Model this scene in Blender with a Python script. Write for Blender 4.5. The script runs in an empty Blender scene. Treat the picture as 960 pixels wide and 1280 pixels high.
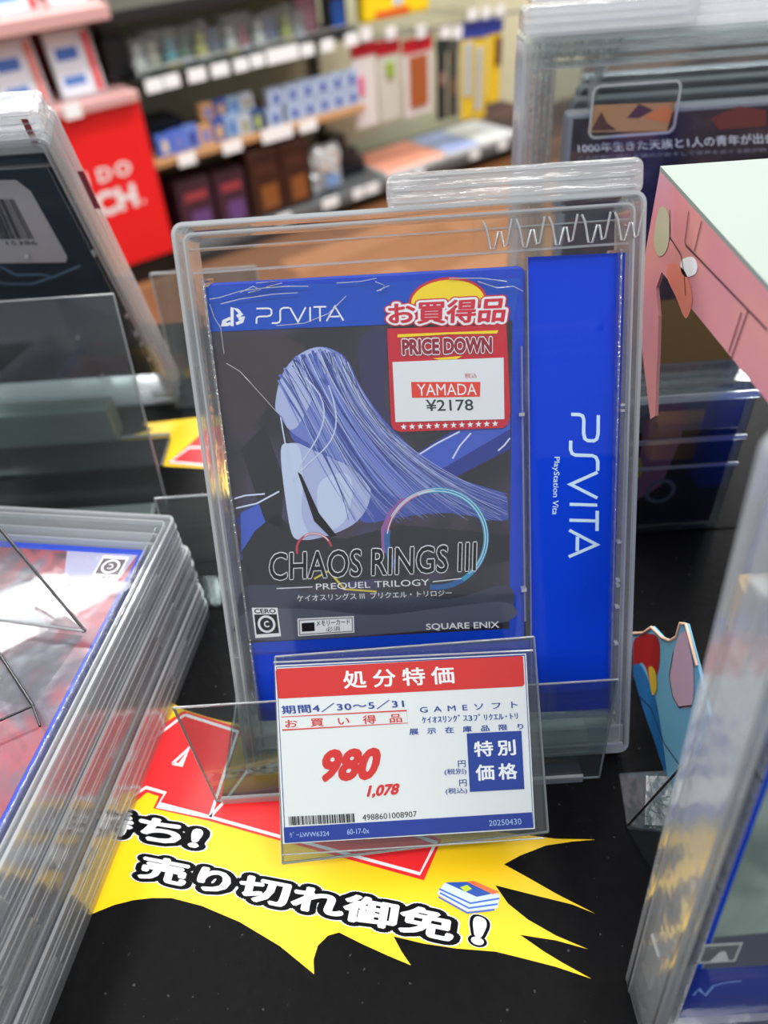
import bpy, bmesh, math, random
from mathutils import Vector, Matrix
random.seed(7)
S = bpy.context.scene
COL = S.collection
R_ = math.radians

# ---------------------------------------------------------------- camera, world, lights, exposure
cam_data = bpy.data.cameras.new('camera')
cam = bpy.data.objects.new('camera', cam_data); COL.objects.link(cam)
cam_data.sensor_fit = 'HORIZONTAL'; cam_data.sensor_width = 36.0
cam_data.lens = 961.0 / 960.0 * 36.0
cam_data.clip_start = 0.005; cam_data.clip_end = 40
cam.matrix_world = Matrix(((0.99778, 0.06577, 0.01017, -0.01166),
                           (-0.03646, 0.66797, -0.74329, -0.16424),
                           (-0.05568, 0.74128, 0.66889, 0.29344),
                           (0, 0, 0, 1)))
cam_data.dof.use_dof = True
cam_data.dof.focus_distance = 0.277
cam_data.dof.aperture_fstop = 9.5
S.camera = cam

world = bpy.data.worlds.new('shop_air'); S.world = world; world.use_nodes = True
world.node_tree.nodes['Background'].inputs[0].default_value = (0.93, 0.96, 1.0, 1)
world.node_tree.nodes['Background'].inputs[1].default_value = 0.55

def area(name, loc, size, power, rot=(0, 0, 0), color=(1, .985, .96)):
    l = bpy.data.lights.new(name, 'AREA'); l.shape = 'RECTANGLE'
    l.size, l.size_y = size; l.energy = power; l.color = color
    o = bpy.data.objects.new(name, l); COL.objects.link(o); o.location = loc; o.rotation_euler = rot
    return o
area('ceiling_tube_light', (-0.75, 0.7, 1.85), (0.14, 2.4), 19, (0, R_(-15), 0))
area('ceiling_tube_light', (0.55, 0.6, 1.85), (0.14, 2.4), 19, (0, R_(12), 0))
area('ceiling_tube_light', (-0.1, -0.75, 1.85), (2.2, 0.14), 27, (R_(22), 0, 0))
area('ceiling_tube_light', (-1.0, 2.0, 1.9), (2.4, 0.2), 92, (R_(-20), 0, R_(36)))
area('ceiling_tube_light', (0.9, 2.2, 1.9), (2.4, 0.2), 92, (R_(-25), 0, R_(36)))

S.view_settings.view_transform = 'Standard'; S.view_settings.look = 'None'
S.view_settings.gamma = 1.0; S.view_settings.use_curve_mapping = False
S.view_settings.exposure = 0.0
S.cycles.transparent_max_bounces = 48
S.cycles.max_bounces = 10
S.cycles.caustics_refractive = False; S.cycles.caustics_reflective = False

# ---------------------------------------------------------------- materials
def lin(h):
    if isinstance(h, str):
        h = h.lstrip('#'); c = [int(h[i:i+2], 16) / 255 for i in (0, 2, 4)]
    else: c = [v / 255 for v in h]
    return tuple((v / 12.92 if v <= .04045 else ((v + .055) / 1.055) ** 2.4) for v in c) + (1,)
MATS = {}
def pm(name, col, rough=.5, spec=.5, coat=0., metal=0., noise=0., nscale=60., bump=0.):
    if name in MATS: return MATS[name]
    m = bpy.data.materials.new(name); m.use_nodes = True
    nt = m.node_tree; b = nt.nodes['Principled BSDF']
    b.inputs['Base Color'].default_value = lin(col)
    b.inputs['Roughness'].default_value = rough
    b.inputs['Specular IOR Level'].default_value = spec
    b.inputs['Coat Weight'].default_value = coat; b.inputs['Coat Roughness'].default_value = .06
    b.inputs['Metallic'].default_value = metal
    if noise or bump:
        tc = nt.nodes.new('ShaderNodeTexCoord'); n = nt.nodes.new('ShaderNodeTexNoise')
        n.inputs['Scale'].default_value = nscale; n.inputs['Detail'].default_value = 6
        nt.links.new(tc.outputs['Object'], n.inputs['Vector'])
        if noise:
            mx = nt.nodes.new('ShaderNodeMix'); mx.data_type = 'RGBA'
            mx.inputs[6].default_value = lin(col)
            c2 = tuple(min(1, v * (1 + noise * 3)) for v in lin(col)[:3]) + (1,)
            mx.inputs[7].default_value = c2
            nt.links.new(n.outputs[0], mx.inputs[0]); nt.links.new(mx.outputs[2], b.inputs['Base Color'])
        if bump:
            bp = nt.nodes.new('ShaderNodeBump'); bp.inputs['Strength'].default_value = bump
            bp.inputs['Distance'].default_value = .002
            nt.links.new(n.outputs[0], bp.inputs['Height']); nt.links.new(bp.outputs[0], b.inputs['Normal'])
    MATS[name] = m; return m

def thin(name, tint=(235, 240, 240), haze=.04, gloss=1.0, rough=.06, bump=0., bscale=(40, 40, 40), hcol=(230, 232, 235), coverage=1.):
    """thin clear plastic sheet: see-through, Fresnel gloss, a little milky scatter"""
    if name in MATS: return MATS[name]
    m = bpy.data.materials.new(name); m.use_nodes = True; nt = m.node_tree; nt.nodes.clear()
    N = nt.nodes.new; L = nt.links.new
    out = N('ShaderNodeOutputMaterial'); tr = N('ShaderNodeBsdfTransparent'); tr.inputs[0].default_value = lin(tint)
    gl = N('ShaderNodeBsdfGlossy'); gl.inputs['Roughness'].default_value = rough; gl.inputs[0].default_value = (1, 1, 1, 1)
    fr = N('ShaderNodeLayerWeight'); pw = N('ShaderNodeMath'); pw.operation = 'POWER'; pw.inputs[1].default_value = 5.0   # Schlick
    L(fr.outputs['Facing'], pw.inputs[0])
    ad = N('ShaderNodeMath'); ad.operation = 'MULTIPLY_ADD'; ad.inputs[1].default_value = .96; ad.inputs[2].default_value = .04; L(pw.outputs[0], ad.inputs[0])
    mul = N('ShaderNodeMath'); mul.operation = 'MULTIPLY'; mul.inputs[1].default_value = gloss; mul.use_clamp = True
    L(ad.outputs[0], mul.inputs[0])
    m1 = N('ShaderNodeMixShader'); m2 = N('ShaderNodeMixShader')
    df = N('ShaderNodeBsdfDiffuse'); df.inputs[0].default_value = lin(hcol)
    tl = N('ShaderNodeBsdfTranslucent'); tl.inputs[0].default_value = lin(hcol)
    m3 = N('ShaderNodeMixShader'); m3.inputs[0].default_value = .5; L(df.outputs[0], m3.inputs[1]); L(tl.outputs[0], m3.inputs[2])
    m2.inputs[0].default_value = haze
    L(tr.outputs[0], m2.inputs[1]); L(m3.outputs[0], m2.inputs[2])
    L(mul.outputs[0], m1.inputs[0]); L(m2.outputs[0], m1.inputs[1]); L(gl.outputs[0], m1.inputs[2])
    if bump:
        tc = N('ShaderNodeTexCoord'); mp = N('ShaderNodeMapping'); mp.inputs['Scale'].default_value = bscale
        n = N('ShaderNodeTexNoise'); n.inputs['Scale'].default_value = 1; n.inputs['Detail'].default_value = 3
        bp = N('ShaderNodeBump'); bp.inputs['Strength'].default_value = bump; bp.inputs['Distance'].default_value = .004
        L(tc.outputs['Object'], mp.inputs[0]); L(mp.outputs[0], n.inputs['Vector']); L(n.outputs[0], bp.inputs['Height'])
        L(bp.outputs[0], gl.inputs['Normal']); L(bp.outputs[0], fr.inputs['Normal'])
    L(m1.outputs[0], out.inputs[0]); MATS[name] = m; return m

CLEAR = thin('clear_panel', (252, 253, 253), .003, .30, .03, .04, (25, 25, 25))
RIM = thin('clear_rim', (246, 248, 248), .31, 1.3, .12, .2, (60, 60, 60))
RIMV = thin('clear_rim_wavy', (240, 242, 242), .26, 2.0, .10, .6, (90, 90, 500))
MILKY = thin('clear_tab', (234, 235, 235), .32, 1.6, .18, .4, (40, 200, 400))
RIDGE = thin('clear_ridge', (236, 238, 238), .45, 3.0, .12)
EMB = thin('clear_emboss', (225, 230, 232), .6, 3.5, .08)
ACR = thin('acrylic_sheet', (214, 222, 222), .03, 1.3, .02)
ACRE = thin('acrylic_edge', (200, 210, 210), .5, 3.0, .1)
FILM = thin('shrink_film', (253, 253, 254), .003, .55, .06, .22, (28, 28, 28))
DARKEDGE = pm('acrylic_dark_edge', (22, 22, 28), .25)
WHITE = pm('white_paper', (232, 236, 236), .55)
BLACKM = pm('black_board', (12, 12, 12), .36, .04, noise=.25, nscale=180, bump=.1)
YEL = pm('yellow_print', (255, 207, 0), .42)
RED = pm('red_print', (247, 30, 36), .42)
WPR = pm('white_print', (242, 244, 246), .42)
BPR = pm('black_print', (12, 12, 14), .42, .06)

# ---------------------------------------------------------------- object helpers
def mesh(name, verts, faces, mat, parent=None, smooth=False):
    me = bpy.data.meshes.new(name); me.from_pydata([tuple(v) for v in verts], [], faces); me.update()
    if smooth:
        for p in me.polygons: p.use_smooth = True
    o = bpy.data.objects.new(name, me); COL.objects.link(o)
    for m in (mat if isinstance(mat, (list, tuple)) else [mat]): me.materials.append(m)
    o.parent = parent
    return o
def bmobj(name, bm, mat, parent=None, smooth=False):
    bmesh.ops.recalc_face_normals(bm, faces=bm.faces)
    me = bpy.data.meshes.new(name); bm.to_mesh(me); bm.free()
    if smooth:
        for p in me.polygons: p.use_smooth = True
    o = bpy.data.objects.new(name, me); COL.objects.link(o); me.materials.append(mat); o.parent = parent
    return o
def thing(name, label, cat, loc=(0, 0, 0), rot=(0, 0, 0), group=None, mw=None):
    o = bpy.data.objects.new(name, None); COL.objects.link(o); o.empty_display_size = .01
    if mw is not None: o.matrix_world = mw
    else: o.location = loc; o.rotation_euler = rot
    tag(o, label, cat, group); return o
def tag(o, label, cat, group=None, kind=None):
    o['label'] = label; o['category'] = cat
    if group: o['group'] = group
    if kind: o['kind'] = kind
    return o
def copy_tree(o, parent=None):
    c = o.copy(); COL.objects.link(c); c.parent = parent
    for ch in list(o.children): copy_tree(ch, c)
    return c
def abox(bm, x0, x1, y0, y1, z0, z1, bev=0.):
    vs = [bm.verts.new(p) for p in ((x0,y0,z0),(x1,y0,z0),(x1,y1,z0),(x0,y1,z0),(x0,y0,z1),(x1,y0,z1),(x1,y1,z1),(x0,y1,z1))]
    fs = [bm.faces.new([vs[i] for i in f]) for f in ((0,1,5,4),(1,2,6,5),(2,3,7,6),(3,0,4,7),(4,5,6,7),(3,2,1,0))]
    if bev:
        es = list({e for f in fs for e in f.edges})
        bmesh.ops.bevel(bm, geom=es, offset=bev, segments=2, affect='EDGES', profile=.6)
def boxo(name, mat, parent, x0, x1, y0, y1, z0, z1, bev=0., smooth=False):
    bm = bmesh.new(); abox(bm, x0, x1, y0, y1, z0, z1, bev); return bmobj(name, bm, mat, parent, smooth)
def frame_bm(bm, x0, x1, z0, z1, t, y0, y1):
    abox(bm, x0, x0 + t, y0, y1, z0, z1); abox(bm, x1 - t, x1, y0, y1, z0, z1)
    abox(bm, x0 + t, x1 - t, y0, y1, z0, z0 + t); abox(bm, x0 + t, x1 - t, y0, y1, z1 - t, z1)
def rrect(x0, x1, z0, z1, r, n=4):
    out = []
    for cx, cz, a in ((x1 - r, z0 + r, -90), (x1 - r, z1 - r, 0), (x0 + r, z1 - r, 90), (x0 + r, z0 + r, 180)):
        for i in range(n + 1):
            t = R_(a + 90 * i / n); out.append((cx + r * math.cos(t), cz + r * math.sin(t)))
    return out
def rslab(name, mat, parent, x0, x1, z0, z1, r, y0, y1, bev=0.):
    """rounded slab in the local XZ plane between depths y0 and y1"""
    pts = rrect(x0, x1, z0, z1, r); n = len(pts)
    v = [(x, y0, z) for x, z in pts] + [(x, y1, z) for x, z in pts]
    f = [list(range(n)), list(range(2 * n - 1, n - 1, -1))] + [(i, i + n, (i + 1) % n + n, (i + 1) % n) for i in range(n)]
    bm = bmesh.new(); vs = [bm.verts.new(p) for p in v]
    for q in f: bm.faces.new([vs[i] for i in q])
    if bev:
        es = [e for e in bm.edges if abs(e.verts[0].co.y - e.verts[1].co.y) < 1e-7]
        bmesh.ops.bevel(bm, geom=es, offset=bev, segments=2, affect='EDGES', profile=.6)
    return bmobj(name, bm, mat, parent)
def rframe_bm(bm, x0, x1, z0, z1, r, t, y0, y1):
    """rounded rectangular ring"""
    a = rrect(x0, x1, z0, z1, r); b = rrect(x0 + t, x1 - t, z0 + t, z1 - t, max(r - t, .0002)); n = len(a)
    rings = [[bm.verts.new((x, y, z)) for x, z in p] for p, y in ((a, y0), (b, y0), (b, y1), (a, y1))]
    for k in range(4):
        p, q = rings[k], rings[(k + 1) % 4]
        for i in range(n): bm.faces.new((p[i], p[(i + 1) % n], q[(i + 1) % n], q[i]))
# flat print: prints live in the local XZ plane of their parent ('v') or in the XY plane ('h')
def P3(p, off, mode): return (p[0], -off, p[1]) if mode == 'v' else (p[0], p[1], off)
def poly(name, pts, off, mat, parent, mode='v'):
    o = mesh(name, [P3(p, off, mode) for p in pts], [list(range(len(pts)))], mat, parent)
    return o
def polys(name, plist, off, mat, parent, mode='v'):
    v, f = [], []
    for pts in plist:
        f.append(list(range(len(v), len(v) + len(pts)))); v += [P3(p, off, mode) for p in pts]
    return mesh(name, v, f, mat, parent)
def stroke_quads(pts, w, closed=False, w1=None):
    pts = [Vector(p) for p in pts]; n = len(pts); L, Rr = [], []
    for i in range(n):
        a = pts[(i - 1) % n] if (i > 0 or closed) else pts[i]; b = pts[(i + 1) % n] if (i < n - 1 or closed) else pts[i]
        d = (b - a); d = d.normalized() if d.length > 1e-9 else Vector((1, 0))
        nn = Vector((-d.y, d.x)); k = 1.
        if 0 < i < n - 1 or closed:
            d1 = (pts[i] - a).normalized() if (pts[i] - a).length > 1e-9 else d
            k = 1 / max(.45, abs(Vector((-d1.y, d1.x)).dot(nn)))
        ww = w if w1 is None else w + (w1 - w) * i / (n - 1)
        L.append(pts[i] + nn * ww / 2 * k); Rr.append(pts[i] - nn * ww / 2 * k)
    m = n if closed else n - 1
    return [[tuple(Rr[i]), tuple(Rr[(i + 1) % n]), tuple(L[(i + 1) % n]), tuple(L[i])] for i in range(m)]
def strokes(name, lines, w, off, mat, parent, mode='v', closed=False):
    q = []
    for l in lines: q += stroke_quads(l, w, closed)
    return polys(name, q, off, mat, parent, mode)
def smooth(pts, n=5):
    out = []; m = len(pts)
    for i in range(m):
        p0, p1, p2, p3 = pts[i - 1], pts[i], pts[(i + 1) % m], pts[(i + 2) % m]
        for k in range(n):
            t = k / n
            out.append(tuple(.5 * (2 * p1[c] + (p2[c] - p0[c]) * t + (2 * p0[c] - 5 * p1[c] + 4 * p2[c] - p3[c]) * t * t + (3 * p1[c] - p0[c] - 3 * p2[c] + p3[c]) * t ** 3) for c in (0, 1)))
    return out
def bil(q, u, v):
    (ax, ay), (bx, by), (cx, cy), (dx, dy) = q      # BL BR TR TL
    return ((1-u)*(1-v)*ax + u*(1-v)*bx + u*v*cx + (1-u)*v*dx, (1-u)*(1-v)*ay + u*(1-v)*by + u*v*cy + (1-u)*v*dy)
def _tm(s, offset, space):
    c = bpy.data.curves.new('t', 'FONT'); c.body = s; c.size = 1; c.offset = offset; c.space_character = space
    c.resolution_u = 3; c.fill_mode = 'FRONT'
    o = bpy.data.objects.new('t', c); COL.objects.link(o)
    dg = bpy.context.evaluated_depsgraph_get(); dg.update()
    me = bpy.data.meshes.new_from_object(o.evaluated_get(dg))
    v = [(p.co.x, p.co.y) for p in me.vertices]; f = [list(p.vertices) for p in me.polygons]
    bpy.data.objects.remove(o); bpy.data.curves.remove(c); bpy.data.meshes.remove(me)
    return v, f
def text(name, s, quad, mat, parent, off=.0003, mode='v', bold=0., extra=0., space=1.):
    """lettering whose ink box fills the quad BL BR TR TL; bold thickens, extra grows an outline around it"""
    v0, f0 = _tm(s, 0, space)
    x0, x1 = min(p[0] for p in v0), max(p[0] for p in v0); y0, y1 = min(p[1] for p in v0), max(p[1] for p in v0)
    v, f, nb = list(v0), list(f0), len(v0)
    for rad in ([bold + extra] + ([(bold + extra) * .5] if bold + extra > .06 else [])) if bold + extra else []:   # thicken by laying shifted copies round the stroke
        for k in range(20 if rad > .1 else 12 if rad > .04 else 6):
            a = 2 * math.pi * k / (20 if rad > .1 else 12 if rad > .04 else 6); b0 = len(v)
            v += [(x + rad * math.cos(a), y + rad * math.sin(a)) for x, y in v0]; f += [[i + b0 for i in q] for q in f0]
    x0 -= bold; x1 += bold; y0 -= bold; y1 += bold
    out = [P3(bil(quad, (x - x0) / (x1 - x0), (y - y0) / (y1 - y0)), off - 1.2e-6 * (i // nb), mode) for i, (x, y) in enumerate(v)]
    return mesh(name, out, f, mat, parent)
def arc(c, r, a0, a1, n=24, ry=None):
    ry = r if ry is None else ry
    return [(c[0] + r * math.cos(R_(a0 + (a1 - a0) * i / n)), c[1] + ry * math.sin(R_(a0 + (a1 - a0) * i / n))) for i in range(n + 1)]
def tube(name, pts, r, mat, parent, seg=6):
    bm = bmesh.new(); prev = None; pts = [Vector(p) for p in pts]
    for i, p in enumerate(pts):
        d = (pts[min(i + 1, len(pts) - 1)] - pts[max(i - 1, 0)]).normalized()
        a = d.orthogonal().normalized() if prev is None else (prevn - d * prevn.dot(d)).normalized()
        prevn = a; b = d.cross(a)
        ring = [bm.verts.new(p + (a * math.cos(t) + b * math.sin(t)) * r) for t in [2 * math.pi * k / seg for k in range(seg)]]
        if prev: 
            for k in range(seg): bm.faces.new((prev[k], prev[(k + 1) % seg], ring[(k + 1) % seg], ring[k]))
        prev = ring
    return bmobj(name, bm, mat, parent, True)
def platform_logo(parent, quad, mat, off, mode='v', w=.10):
    """thin single-stroke wordmark, letters P S V I T A"""
    L = [[(0,1),(.125,1),(.16,.95),(.172,.85),(.172,.62),(.16,.52),(.125,.47),(.035,.47),(.008,.42),(0,.30),(0,0)],
         [(.175,0),(.235,0),(.262,.06),(.272,.18),(.272,.80),(.283,.93),(.31,1),(.375,1)],
         [(.385,1),(.475,.02),(.565,1)], [(.615,0),(.615,1)], [(.655,1),(.80,1)], [(.728,0),(.728,.96)],
         [(.80,0),(.90,1),(.995,0)], [(.845,.3),(.95,.3)]]
    q = []
    asp = math.dist(quad[0], quad[1]) / math.dist(quad[0], quad[3])
    for l in L:
        for s in stroke_quads([(x * asp, y) for x, y in l], w): q.append([bil(quad, x / asp, y) for x, y in s])
    return polys('logo_lettering', q, off, mat, parent, mode)
def barcode(parent, quad, mat, off, n=46, mode='v', seed=1):
    r = random.Random(seed); q = []; x = 0; ws = []
    for i in range(n): ws.append(r.choice((1, 1, 2, 3)) + 1j * r.choice((1, 1, 2)))
    tot = sum(w.real + w.imag for w in ws)
    for w_ in ws:
        a, b = x / tot, (x + w_.real) / tot; x += w_.real + w_.imag
        q.append([bil(quad, a, 0), bil(quad, b, 0), bil(quad, b, 1), bil(quad, a, 1)])
    return polys('barcode', q, off, mat, parent, mode)
def rating_mark(parent, quad, off, fg, bg, mode='v'):
    poly('rating_panel', quad, off, fg, parent, mode)
    poly('rating_panel', [bil(quad, a, b) for a, b in ((.06,.12),(.94,.12),(.94,.78),(.06,.78))], off + .00006, bg, parent, mode)
    text('rating_lettering', 'CERO', [bil(quad, a, b) for a, b in ((.08,.81),(.92,.81),(.92,.97),(.08,.97))], bg, parent, off + .00006, mode, .03)
    strokes('rating_ring', [[bil(quad, *p) for p in arc((.5, .45), .30, 0, 360, 20, .26)]], math.dist(quad[0], quad[1]) * .09, off + .0001, fg, parent, mode)
    text('rating_letter', 'C', [bil(quad, a, b) for a, b in ((.40,.34),(.60,.34),(.60,.56),(.40,.56))], fg, parent, off + .0001, mode, .03)

# ---------------------------------------------------------------- clear security case (keeper)
KW, KH, KD = .156, .2125, .021
def make_keeper(label, mw, group='clear plastic security cases', ridges=((.0040, .0006), (.0125, .0005), (.0182, .0008))):
    t = thing('security_case', label, 'security case', group=group, mw=mw)
    w = KW / 2
    rslab('front_panel', CLEAR, t, -w + .002, w - .002, .002, KH - .002, .002, .0006, .0014)
    boxo('back_panel', CLEAR, t, -w + .002, w - .002, KD - .0012, KD - .0006, .002, KH - .002)
    bm = bmesh.new(); rframe_bm(bm, -w, w, 0, KH, .004, .0016, 0, KD); bmobj('outer_rim', bm, RIM, t)
    bm = bmesh.new(); rframe_bm(bm, -w + .0035, w - .0035, .0035, KH - .0035, .003, .0011, .0015, KD - .002); bmobj('inner_rim', bm, RIM, t)
    bm = bmesh.new(); rframe_bm(bm, -w, w, 0, KH, .004, .0012, -.0007, .0006)
    rframe_bm(bm, -w + .0034, w - .0034, .0034, KH - .0034, .003, .0007, -.0003, .0006)
    bmobj('front_ridge', bm, RIDGE, t)
    bm = bmesh.new()
    for y0, hh in ridges: rframe_bm(bm, -w - .0003, w + .0003, -.0003, KH + .0003, .0042, .0006, y0, y0 + hh)
    bmobj('side_ridge', bm, RIDGE, t)['kind'] = 'stuff'
    bm = bmesh.new()
    for z, h in ((KH - .0165, .0008), (KH - .0088, .0005), (.0165, .0007), (.0105, .0006)): abox(bm, -w + .005, w - .005, .001, KD - .004, z, z + h)
    bmobj('cross_rib', bm, RIM, t)['kind'] = 'stuff'
    bm = bmesh.new(); abox(bm, -w + .0075, -w + .0083, .0015, KD - .003, .006, KH - .018); abox(bm, w - .0075, w - .0068, .0015, KD - .003, .006, KH - .018)
    bmobj('side_rib', bm, RIMV, t)
    rslab('hang_tab', MILKY, t, -.0065, w, KH - .001, KH + .0105, .003, .003, .017, .0008)
    bm = bmesh.new()
    for z in (KH + .0012, KH + .0048, KH + .0088): abox(bm, -.004, w - .003, .0022, .0031, z, z + .0006)
    bmobj('tab_ridge', bm, RIDGE, t)
    boxo('latch_box', CLEAR, t, .0215, w - .0045, .0004, .004, KH - .0165, KH - .0040)
    # zigzag spring moulding
    zz = []
    x = .0245; k = 0
    while x < w - .008:
        zz.append([(x, -.0004, KH - .0062), (x + .0010, -.0006, KH - .0085), (x + .0022, -.0006, KH - .0150), (x + .0036, -.0004, KH - .0152), (x + .0050, -.0006, KH - .0098), (x + .0058, -.0006, KH - .0098), (x + .0066, -.0004, KH - .0145), (x + .0078, -.0004, KH - .0140), (x + .0094, -.0004, KH - .0060)]); x += .0108
    bm = bmesh.new()
    for l in zz:
        o = tube('z', l, .00042, EMB, None); bm.from_mesh(o.data); m = o.data; bpy.data.objects.remove(o); bpy.data.meshes.remove(m)
    bmobj('latch_spring', bm, EMB, t, True)
    boxo('corner_latch', RIDGE, t, w - .0165, w - .002, -.0006, .006, .0005, .0045, .0008)
    boxo('corner_latch', RIM, t, w - .0165, w - .002, .0004, .008, .0045, .012, .0008)
    bm = bmesh.new()
    for z in (.0730, .0750, .0905, .1400, .1420, .0485, .0640): abox(bm, w - .0066, w - .0052, -.0004, .002, z, z + .0009)
    for z in (.0733, .1408, .0330): abox(bm, .0355, .0375, 0, .003, z, z + .0012)
    bmobj('peg', bm, EMB, t)['kind'] = 'stuff'
    bm = bmesh.new(); abox(bm, .0368, .0374, .002, .012, .06, .165); abox(bm, .0392, .0396, .002, .012, .02, .19); bmobj('divider', bm, RIM, t)
    for z in (.03, .165): boxo('hinge', RIM, t, -w - .0005, -w + .0035, .006, .013, z, z + .02, .0006)
    return t
def M_axes(o, x, y, z):
    return Matrix(((x[0], y[0], z[0], o[0]), (x[1], y[1], z[1], o[1]), (x[2], y[2], z[2], o[2]), (0, 0, 0, 1)))
def lean(o, deg, yaw=0, roll=0):
    return Matrix.Translation(o) @ Matrix.Rotation(R_(yaw), 4, 'Z') @ Matrix.Rotation(R_(-deg), 4, 'X') @ Matrix.Rotation(R_(roll), 4, 'Y')

# ================================================================ SETTING
FZ = -.83
fl = mesh('floor', [(-3.2, -1.4, FZ), (3.6, -1.4, FZ), (3.6, 6, FZ), (-3.2, 6, FZ)], [(0, 1, 2, 3)], pm('floor_base', (70, 44, 24), .6)); fl['kind'] = 'structure'
woods = [pm('plank_wood_%s' % n, c, .45, .3, noise=.12, nscale=9) for n, c in (('warm', (124, 80, 48)), ('mid', (100, 66, 42)), ('pale', (136, 92, 60)))]
for k, m in enumerate(woods):                       # grain runs along the plank
    nt = m.node_tree; tc = [n for n in nt.nodes if n.type == 'TEX_COORD'][0]; nz = [n for n in nt.nodes if n.type == 'TEX_NOISE'][0]
    mp = nt.nodes.new('ShaderNodeMapping'); mp.inputs['Scale'].default_value = (.5, 5, 5)
    nt.links.new(tc.outputs['Object'], mp.inputs[0]); nt.links.new(mp.outputs[0], nz.inputs['Vector'])
plank_me = []
for m in woods:
    o = boxo('plank', m, fl, -.448, .448, -.073, .073, 0, .004, .0012); plank_me.append(o.data); bpy.data.objects.remove(o)
a36 = R_(36.018)
for j in range(22):
    for i in range(6):
        u = -1.5 + i * .9 + (j % 3) * .3; v = -1.9 + j * .15
        x = -.819 + u * math.cos(a36) - v * math.sin(a36); y = 2.286 + u * math.sin(a36) + v * math.cos(a36)
        if y < .5 or x < -3 or x > 3.4 or y > 5.9: continue
        o = bpy.data.objects.new('plank', random.choice(plank_me)); COL.objects.link(o); o.parent = fl
        o.location = (x, y, FZ); o.rotation_euler = (0, 0, a36)

# display table under everything in front
tb = thing('display_table', 'black display table top under the clear cases and acrylic stands', 'table', (0, .05, -.02))
boxo('tabletop', BLACKM, tb, -.62, .62, -.45, .36, -.018, .0196, .003)
boxo('apron', pm('table_side', (30, 30, 32), .5), tb, -.60, .60, -.43, .34, -.80, -.018)

# printed black mats lying on it
MATBLK = pm('black_mat', (13, 13, 14), .36, .04, noise=.3, nscale=240, bump=.08)
nt = MATBLK.node_tree                            # dust and scuff specks
b_ = nt.nodes['Principled BSDF']; src = b_.inputs['Base Color'].links[0].from_socket
sn = nt.nodes.new('ShaderNodeTexNoise'); sn.inputs['Scale'].default_value = 420; sn.inputs['Detail'].default_value = 1
tc_ = nt.nodes.new('ShaderNodeTexCoord'); nt.links.new(tc_.outputs['Object'], sn.inputs['Vector'])
rp = nt.nodes.new('ShaderNodeValToRGB'); rp.color_ramp.elements[0].position = .74; rp.color_ramp.elements[1].position = .80
mx_ = nt.nodes.new('ShaderNodeMix'); mx_.data_type = 'RGBA'; mx_.inputs[7].default_value = lin((70, 70, 72))
nt.links.new(sn.outputs[0], rp.inputs[0]); nt.links.new(rp.outputs[0], mx_.inputs[0]); nt.links.new(src, mx_.inputs[6]); nt.links.new(mx_.outputs[2], b_.inputs['Base Color'])
def make_mat(label, x0, x1, y0, y1):
    t = thing('printed_mat', label, 'printed mat', (0, 0, 0), group='printed promotional mats on the table')
    boxo('sheet', MATBLK, t, x0, x1, y0, y1, 0, .0003)
    return t
mat = make_mat('black mat with yellow burst and white outlined Japanese lettering, nearest the viewer', -.30, .30, -.16, .128)
YB = [(-0.13229,-0.04902),(-0.12398,-0.04605),(-0.11709,-0.04474),(-0.11027,-0.04437),(-0.10271,-0.04481),(-0.09086,-0.04833),(-0.07629,-0.05469),(-0.06119,-0.06351),(-0.04878,-0.07305),(-0.04912,-0.06853),(-0.04770,-0.06412),(-0.04422,-0.06105),(-0.04023,-0.06021),(-0.03230,-0.06433),(-0.02315,-0.06868),(-0.01537,-0.07212),(-0.01836,-0.06767),(-0.02092,-0.06261),(-0.01037,-0.06554),(0.00064,-0.06769),(0.01433,-0.06946),(0.02383,-0.07224),(0.03394,-0.07527),(0.04487,-0.07943),(0.03684,-0.07444),(0.03079,-0.07036),(0.02347,-0.06456),(0.03561,-0.06706),(0.04597,-0.07044),(0.03592,-0.06552),(0.02713,-0.05975),(0.02092,-0.05395),(0.01725,-0.04727),(0.03144,-0.05178),(0.04370,-0.05554),(0.05110,-0.05910),(0.03876,-0.05151),(0.02967,-0.04527),(0.02161,-0.03995),(0.02810,-0.03705),(0.03838,-0.03387),(0.04862,-0.03297),(0.05743,-0.03274),(0.04282,-0.03152),(0.03095,-0.02921),(0.01741,-0.02678),(0.00289,-0.01641),(-0.02194,0.00267),(-0.04903,0.01579),(-0.07759,0.02649),(-0.09104,0.02948),(-0.09965,0.03256),(-0.11078,0.03712),(-0.11940,0.04286),(-0.13014,0.05288),(-0.15596,0.05710),(-0.18425,0.05031),(-0.21020,0.03935),(-0.20258,0.00041),(-0.18456,-0.03023),(-0.17130,-0.03254),(-0.15417,-0.03802),(-0.14119,-0.04314)]
poly('yellow_burst', YB, .00036, YEL, mat, 'h')
poly('red_banner', [(-0.12606,-0.00771),(-0.12030,-0.00183),(-0.11493,-0.00394),(-0.11629,-0.00902),(-0.09250,-0.01592),(-0.06299,-0.02586),(-0.05097,-0.02974),(-0.00875,-0.04400),(-0.00083,-0.02911),(-0.01043,-0.02471),(-0.03866,0.00381),(-0.06675,0.02291),(-0.08575,0.02667),(-0.11108,0.03673),(-0.12375,0.02698),(-0.13910,0.03213),(-0.17341,0.03877),(-0.16436,-0.00384),(-0.14016,-0.00782)], .00042, RED, mat, 'h')
polys('yellow_gap', [[(-0.08458,0.02220),(-0.08195,0.02044),(-0.08016,0.00923),(-0.08718,-0.00367),(-0.08868,-0.00216)], [(-0.16307,0.00313),(-0.14429,-0.00445),(-0.13445,-0.00405),(-0.13650,0.00497),(-0.15875,0.01200)]], .00048, pm('orange_yellow_print', (250, 176, 0), .42), mat, 'h')
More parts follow.
